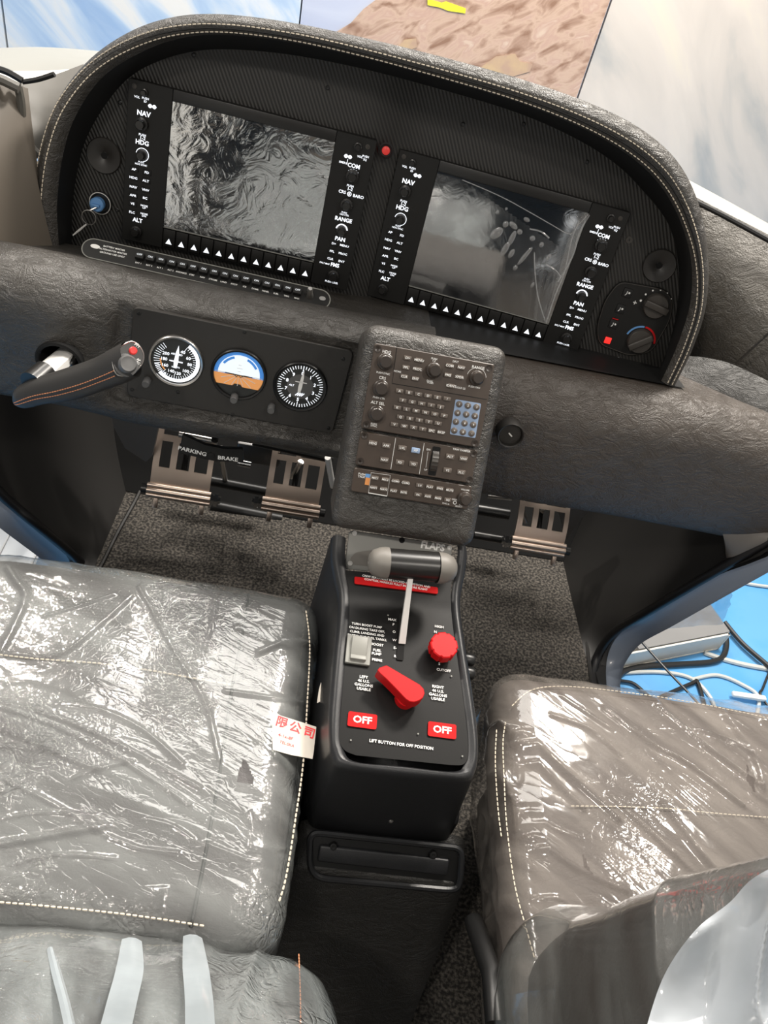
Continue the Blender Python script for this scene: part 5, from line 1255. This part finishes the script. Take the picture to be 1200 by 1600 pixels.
FOL = [([(-60, 1095), (0, 1107), (143, 1155), (312, 1241)], .0022, .0045), ([(-50, 1104), (0, 1116), (87, 1146), (195, 1202), (295, 1267)], .0024, .0045), ([(-60, 1200), (0, 1224), (78, 1263), (195, 1328), (277, 1341)], .0022, .0035),
 ([(217, 929), (251, 990), (286, 1055), (321, 1111), (342, 1198)], .0024, .006), ([(208, 942), (152, 994), (91, 1038), (13, 1033)], .0024, .006), ([(9, 886), (26, 916), (43, 942), (26, 990), (5, 1030)], .004, .008),
 ([(338, 921), (334, 968), (316, 1033)], .0022, .0035), ([(485, 999), (440, 1012), (403, 1029)], .0035, .007), ([(117, 1228), (160, 1212), (208, 1202)], .0022, .0035), ([(-30, 1335), (60, 1320), (165, 1302)], .004, .006),
 ([(390, 1276), (392, 1310), (390, 1350)], .0022, .0035), ([(390, 1335), (420, 1328), (447, 1319)], .0022, .0035), ([(320, 1325), (360, 1340), (386, 1350)], .0022, .0035), ([(0, 1178), (50, 1182), (104, 1183)], .002, .003),
 ([(350, 1090), (400, 1095), (440, 1098), (475, 1090)], .0022, .0035), ([(230, 1290), (270, 1300), (300, 1320)], .002, .003), ([(0, 1150), (60, 1175), (140, 1210), (160, 1215)], .0025, .004), ([(90, 1110), (150, 1120), (220, 1150), (285, 1205)], .0025, .004),
 ([(0, 1290), (70, 1280), (150, 1285)], .002, .003), ([(60, 1385), (150, 1400), (260, 1395)], .002, .003), ([(20, 1360), (90, 1345), (180, 1350)], .002, .003), ([(180, 940), (120, 960), (70, 975)], .002, .003)]
FOR = [([(788, 1126), (832, 1198), (904, 1274)], .003, .008), ([(792, 1130), (880, 1218), (956, 1290)], .0035, .008), ([(944, 1254), (1008, 1314), (1080, 1382)], .0035, .008), ([(1024, 1270), (1072, 1330), (1120, 1390)], .004, .008),
 ([(936, 1116), (1008, 1174), (1060, 1202), (1148, 1270)], .003, .008), ([(1012, 1106), (1072, 1158), (1104, 1186), (1176, 1238)], .003, .008), ([(824, 1310), (880, 1358), (968, 1402)], .0035, .008), ([(1080, 1150), (1144, 1174), (1200, 1226)], .0022, .0045),
 ([(1120, 1122), (1164, 1190), (1180, 1242)], .004, .008), ([(856, 1126), (916, 1150), (960, 1190)], .0022, .0045), ([(790, 1200), (806, 1250), (812, 1300)], .004, .006), ([(800, 1240), (840, 1290), (900, 1320)], .0022, .0035), ([(1040, 1340), (1080, 1370)], .0022, .0035),
 ([(870, 1095), (920, 1130), (950, 1150)], .002, .003), ([(1180, 1130), (1230, 1190), (1260, 1220)], .004, .008), ([(840, 1410), (870, 1412), (900, 1440)], .0022, .0045)]
# left seat
LS = thing('pilot_seat', 'left seat in dark perforated leather with cream stitching, reclined', 'seat', T(0, 0, 0))
lc, lsz = Vector((-.30, -.530, .295)), (.500, .490, .150)
seat_cushion(LS, lc, lsz, .045, 'seat_leather')
def seatline(pxs, z=ZS, n=40): return spline([atz(x, y, z) for x, y in pxs], n)
def drape(P, c, size, crown, lift=.002):
    out = []
    for p in P:
        ux = (p.x-c.x)/(size[0]/2); uy = (p.y-c.y)/(size[1]/2)
        out.append(Vector((p.x, p.y, c.z+size[2]/2+crown*max(0, 1-ux*ux)*(1-uy*uy*.6)+lift)))
    return out
for pxs in ([(-40, 1022), (50, 1036), (180, 1048), (290, 1065), (362, 1076)], [(478, 955), (484, 1010), (480, 1100), (474, 1190), (463, 1270), (447, 1370), (432, 1420)], [(-40, 1410), (60, 1418), (200, 1432), (330, 1450)]):
    b = MB(); stitches(b, drape(seatline(pxs), lc, lsz, .014), .0065, .28, .0013); b.build('stitching', 'stitch', LS)
b = MB()
for pxs in ([(388, 930), (380, 985), (362, 1080), (345, 1200), (322, 1330), (298, 1450)], [(-160, 1040), (-150, 1130), (-170, 1300)]):
    b.tube(drape(seatline(pxs), lc, lsz, .014, .0005), .0022, 6)
b.build('seam', 'hood_in', LS)
# perforated centre piece
b = MB(); A_ = [atz(x, y, ZS) for x, y in ((50, 920), (372, 955), (350, 1070), (40, 1030))]
k_ = 0
for i in range(60):
    for j in range(26):
        u, v = i/59, j/25; p = A_[0].lerp(A_[1], u).lerp(A_[3].lerp(A_[2], u), v)
        ux = (p.x-lc.x)/.25; uy = (p.y-lc.y)/.25
        z = lc.z+.075+.014*max(0, 1-ux*ux)*(1-uy*uy*.6)+.0012
        disc(b, p.x+(.0025 if j % 2 else 0), p.y, .0009, z, 6)
o = b.build('perforation', 'dialgrey', LS, smooth=False)
# reclined backrest of the left seat
def backrest(root, base, tilt, yaw, W, H, D, m, seed):
    """base = lower front edge centre; tilt from vertical (deg) leaning aft"""
    Mb = Matrix.Translation(base) @ Matrix.Rotation(R_(yaw+180), 4, 'Z') @ Matrix.Rotation(R_(90-tilt), 4, 'X')   # local y runs up the back, local z faces forward-up
    def wp(co, nn, u):
        co = co.copy(); t = (u.y+1)/2
        if nn.z > .2: co.z += .022*math.exp(-((t-.16)/.12)**2)*(1-u.x**2*.5) + .018*abs(u.x)**3*math.sin(PI*min(1, t*1.1))
        co.x *= 1-.16*max(0, t-.55)/.45
        return co
    b = MB(); b.rbox((0, H/2, -D/2), (W, H, D), .045, (26, 36, 8), warp=wp); o = b.build('backrest', m, root); o.matrix_world = Mb
    return Mb, wp
MbL, wpL = backrest(LS, Vector((-.258, -.772, .345)), 45, 0, .520, .80, .12, 'seat_leather', 3)
b = MB(); 
for xx in (-.232,):
    P = [Vector((xx, .02+.5*i/40, .006+.018*math.exp(-((.03+.71*i/40-.16)/.12)**2)*.5+.006)) for i in range(41)]; stitches(b, P, .0065, .28, .0009)
o = b.build('stitching', 'ostitch', LS); o.matrix_world = MbL
# seat base of the left seat
b = MB(); b.box((-.30, -.53, .12), (.40, .40, .20), .02, 2); b.build('base', 'black', LS)
tear = [tuple(atz(x, y, ZS+.016).xy) for x, y in ((382, 1182), (390, 1196), (396, 1212), (395, 1222), (372, 1222), (371, 1214), (376, 1196))]
cover('cushion_cover', 'milky wrinkled plastic film over the left seat cushion, torn near its right side', lc, lsz, .045, 'pl_left', R_(-22), 2.3, .0020, folds=FOL, holes=[tear], fy=30)
def back_cover(name, label, Mb, wp0, W, H, D, m, ang, seed, amp, bag, fx=5, fy=22):
    t = MB()
    def wp(co, nn, u):
        co = wp0(co, nn, u); q = wrinkle(co, ang, fx, fy, amp, seed)+bag*max(0, noise.noise(co*5+Vector((seed, 1, 0)))); return co+nn*max(.0008, q+.003)
    t.rbox((0, H/2, -D/2), (W+.012, H+.012, D+.012), .051, (100, 130, 20), warp=wp); o = t.build(name, m, ang=180); o.matrix_world = Mb
    return tagm(o, label, 'plastic cover')
back_cover('backrest_cover', 'milky plastic bag over the reclined left backrest with pale folded strips', MbL, wpL, .52, .80, .12, 'pl_back', R_(80), 5.1, .008, .030, fx=3, fy=13)
# pale strips folded over the left backrest
for i, P in enumerate(([(205, 1475), (202, 1520), (190, 1570), (178, 1620)], [(300, 1470), (305, 1520), (310, 1570), (312, 1630)], [(78, 1490), (88, 1530), (100, 1575), (112, 1630)])):
    nB = MbL.to_3x3() @ Vector((0, 0, 1)); oB = MbL @ Vector((0, .1, .034)); S = [onplane(x, y, oB, nB) for x, y in P]; S = spline(S, 16); b = MB(); wd = (.016, .016, .006)[i]; ex = MbL.to_3x3() @ Vector((1, 0, 0))
    b.grid(16, 3, lambda u, v: S[round(u*16)]+ex*wd*(v-.5)*(.75+.25*min(1, u*3))*(1.6)+nB*(.004+.003*math.sin(PI*v))); o = b.build('plastic_strip', 'strip', None)
    tagm(o, ('widest pale plastic strip on the left backrest, middle of three', 'pale plastic strip on the left backrest nearest the pedestal', 'thinnest pale plastic strip, leftmost on the left backrest')[(0, 1, 2)[i]], 'plastic strip', 'plastic strips on the left backrest')
# printed tape on the cover
tp = thing('tape_label', 'cream tape with red printed characters on the left seat film', 'sticker', None)
tq = [atz(x, y, .3795) for x, y in ((427, 1110), (494, 1136), (490, 1175), (488, 1186), (426, 1172), (425, 1140))]
def tz(p, l=.0): ux = (p.x-lc.x)/.25; uy = (p.y-lc.y)/.25; return lc.z+.075+.006+.014*max(0, 1-ux*ux)*(1-uy*uy*.6)+.006+l - (.02*max(0, abs(ux)-.9)/.1 if abs(ux) > .9 else 0)
tc0 = sum(tq, Vector())/6
tM = Matrix.Translation((tc0.x, tc0.y, tz(tc0)+.004)) @ Matrix.Rotation(R_(10), 4, 'Y'); tp.matrix_world = tM; ti = tM.inverted()
b = MB(); q = [(ti @ onplane(p[0], p[1], tM.translation, (tM.to_3x3() @ Vector((0, 0, 1)))))[:2] for p in ((427, 1110), (437, 1118), (494, 1136), (490, 1175), (488, 1186), (455, 1180), (426, 1172), (425, 1140))]
b.prism(q, 0, .0007); b.build('tape', 'tape', tp, smooth=False)
b = MB()
nT = tM.to_3x3() @ Vector((0, 0, 1))
for s, x, y, z in (('限', 440, 1130, .0165), ('公', 461, 1138, .0165), ('司', 483, 1146, .0165)):
    p = ti @ onplane(x, y, tM.translation, nT); text(b, s, p.x, p.y, z, .0010, rot=-.12)
for s, x, y, z in (('4-1x-8F', 446, 1152, .0065), ('TEL:SKA', 448, 1163, .0055)):
    p = ti @ onplane(x, y, tM.translation, nT); text(b, s, p.x, p.y, z, .0010, rot=-.1)
b.build('lettering', 'ink', tp, smooth=False)

b = MB(); P = [atz(x, y, .36) for x, y in ((509, 1064), (503, 1078), (500, 1092), (498, 1100))]; b.grid(6, 2, lambda u, v: spline(P, 6)[round(u*6)]+Vector((.010*(v-.5)*(1-u*.5), .003*math.sin(u*9), .006*v)))
tagm(b.build('tape_end', 'tape'), 'small curled tape end sticking out between left seat and pedestal', 'tape')
# right seat
RS = thing('copilot_seat', 'right seat in warm grey-brown leather with upright backrest', 'seat', T(0, 0, 0))
rc_, rsz = Vector((.485, -.60, .300)), (.520, .46, .150)
seat_cushion(RS, rc_, rsz, .04, 'seat_leather_w', crown=.010)
for pxs in ([(790, 1128), (786, 1160), (788, 1220), (792, 1290), (804, 1380), (822, 1450), (836, 1500)], [(800, 1103), (830, 1079), (880, 1074), (960, 1082), (1080, 1100), (1230, 1130)], [(890, 1262), (960, 1264), (1040, 1268), (1120, 1276), (1230, 1283)], [(776, 1140), (774, 1190), (778, 1260), (784, 1310)]):
    b = MB(); stitches(b, drape(seatline(pxs, .378), rc_, rsz, .010, .0025), .0065, .28, .0009); b.build('stitching', 'stitch', RS)
MbR, wpR = backrest(RS, Vector((.472, -.750, .345)), 8, 0, .490, .66, .13, 'seat_leather_w', 4)
b = MB(); b.box((.485, -.60, .12), (.40, .38, .20), .02, 2); b.build('base', 'black', RS)
b = MB(); P = [atx(740, 1440, .20), atx(768, 1520, .20), atx(775, 1600, .20)]; b.tube(P, .012, 12); b.build('adjust_handle', 'blackm', RS)
cover('cushion_cover', 'clear creased plastic film over the right seat cushion with long diagonal folds', rc_, rsz, .04, 'pl_right', R_(-38), 7.7, .0024, folds=FOR, crown=.010, fx=3, fy=20, bag=.03,
      holes=[[tuple(atz(x, y, ZS+.016).xy) for x, y in ((909, 1332), (914, 1340), (924, 1368), (920, 1370), (912, 1352))], [tuple(atz(x, y, ZS+.016).xy) for x, y in ((1165, 1195), (1170, 1215), (1180, 1240), (1176, 1240), (1163, 1218))]])
back_cover('backrest_cover', 'pale plastic bag hanging in folds over the upright right backrest', MbR, wpR, .49, .66, .13, 'pl_rback', R_(-50), 8.4, .0025, .045, fx=3, fy=7)
# white crumpled bag over the outer top of the right backrest
bpy.context.view_layer.update(); DG = bpy.context.evaluated_depsgraph_get(); DG.update()
def drape_hit(px, py):
    ok, loc, nr, ix, ob, mx = SC.ray_cast(DG, CAM_P, ray(px, py).normalized())
    return loc if ok else None
BG0 = [(1000, 1640), (1035, 1530), (1085, 1455), (1140, 1410), (1180, 1370), (1260, 1330)]; BG1 = [(1290, 1700), (1300, 1640), (1310, 1560), (1310, 1480), (1310, 1420), (1310, 1350)]
g0, g1 = [spline([Vector((x, y, 0)) for x, y in L], 50) for L in (BG0, BG1)]
dref = drape_hit(1130, 1540); dd0 = (dref-CAM_P).length-.03
b = MB()
def fbag(u, v):
    p = g0[round(u*50)].lerp(g1[round(u*50)], v); h = drape_hit(p.x, p.y); r = ray(p.x, p.y).normalized()
    d = min((h-CAM_P).length-.012 if h else dd0, dd0+.03)
    n_ = Vector((u*2.4, v*2.2, 1)); d -= .03*(1-abs(noise.noise(n_)*2))**2
    return CAM_P + r*max(.25, d)
b.grid(50, 50, fbag); tagm(b.build('plastic_bag', 'bagw', ang=180), 'white crumpled plastic bag at the outer side of the right backrest', 'plastic bag')

# ------------------------------------------------------------------ the stand floor outside the right door
def fl(x, y, z=FZ): return atz(x, y, z)
wbx = thing('white_box', 'long open white cardboard box on the blue floor outside the right door', 'box', T(0, 0, 0))
P0, P1 = fl(958, 1048, FZ+.002), fl(1122, 1015, FZ+.002); top0, top1 = fl(985, 1010, FZ+.16), fl(1135, 985, FZ+.16)
dx = (P1-P0).normalized(); dn = Vector((-dx.y, dx.x, 0)); L_ = (P1-P0).length
Mx = Matrix.Translation(P0) @ Matrix.Rotation(math.atan2(dx.y, dx.x), 4, 'Z'); wbx.matrix_world = Mx
b = MB(); b.box((L_/2, .005, .04), (L_, .006, .08)); b.box((L_/2, .16, .04), (L_, .006, .08)); b.box((.003, .08, .04), (.006, .16, .08)); b.box((L_-.003, .08, .04), (.006, .16, .08)); b.box((L_/2, .08, .003), (L_, .16, .006)); b.build('tray', 'boxw', wbx, smooth=False)
b = MB(); b.box((L_/2+.03, .085, .075), (L_*.86, .15, .02)); b.build('lid', 'boxg', wbx, smooth=False)
CB = [('black_cable', 'cabler', 'thin black cable running diagonally across the white box', [(1000, 1000), (1040, 1045), (1090, 1098), (1115, 1130)], .0035, .17),
      ('black_cable', 'cabler', 'black cable pair leading from the box corner to the right edge', [(1132, 972), (1160, 1005), (1200, 1040), (1240, 1075)], .008, .02),
      ('black_cable', 'cabler', 'looping black cable in front of the white box', [(955, 1048), (965, 1062), (990, 1068), (1020, 1092), (1060, 1110), (1110, 1118)], .005, .01),
      ('black_cable', 'cabler', 'kinked black cable rising to a point near the seat edge', [(1030, 1090), (1080, 1068), (1090, 1066), (1100, 1098), (1105, 1120)], .006, .01),
      ('black_cable', 'cabler', 'short black cable hanging at the far right edge', [(1206, 1040), (1192, 1075), (1188, 1085), (1205, 1110)], .004, .01),
      ('grey_cable', 'cabler', 'thick dark cable bundle along the front of the box', [(965, 1085), (968, 1055), (1000, 1042), (1060, 1038), (1120, 1032), (1135, 1010), (1130, 975)], .009, .01),
      ('pale_cable', 'cablew', 'pale cable arching over the blue floor near the seat', [(960, 1052), (1030, 1050), (1080, 1060), (1110, 1090), (1120, 1120)], .006, .006),
      ('pale_cable', 'cablew', 'long pale cable curving towards the white plug', [(1080, 1062), (1120, 1055), (1160, 1070), (1185, 1090), (1180, 1130)], .006, .006),
      ('pale_cable', 'cablew', 'pale cable straight to the right edge of the floor', [(1100, 1020), (1130, 1030), (1170, 1040), (1230, 1050)], .008, .006),
      ('pale_cable', 'cablew', 'thin white cable line high on the blue floor', [(1160, 910), (1180, 914), (1240, 922)], .006, .006)]
for nm, m, lab, P, r, dz in CB:
    b = MB(); b.tube(spline([fl(x, y, FZ+dz) for x, y in P], 40), r, 8); tagm(b.build(nm, m), lab, 'cable')
b = MB(); p = fl(1170, 1088, FZ+.02); b.box(p, (.11, .018, .014), .005, 2); tagm(b.build('cable_plug', 'white'), 'white plug lying on the blue floor at the right', 'plug')
# hanging plastic sheet beyond the sill
b = MB(); Q = [atx(x, y, .80) for x, y in ((1010, 985), (1175, 850), (1152, 905), (1130, 975))]
b.grid(20, 20, lambda u, v: Q[0].lerp(Q[1], u).lerp(Q[3].lerp(Q[2], u), v)+Vector((.01*noise.noise(Vector((u*6, v*6, 0))), 0, 0)))
tagm(b.build('plastic_sheet', 'sheet'), 'clear plastic sheet hanging outside the right door sill', 'plastic sheet')
# silver case seen past the left sill
sc_ = thing('aluminium_case', 'ribbed aluminium case on the floor outside the left door', 'case', T(0, 0, 0))
p0 = fl(-60, 830, FZ+.12)
b = MB(); b.box((p0.x+.05, p0.y-.05, FZ+.10), (.40, .5, .20), .01, 2); b.build('body', 'casegrey', sc_)
for i in range(5):
    b = MB(); b.box((p0.x-.10+.085*i, p0.y-.05, FZ+.202), (.004, .5, .004)); b.build('rib', 'steel', sc_)
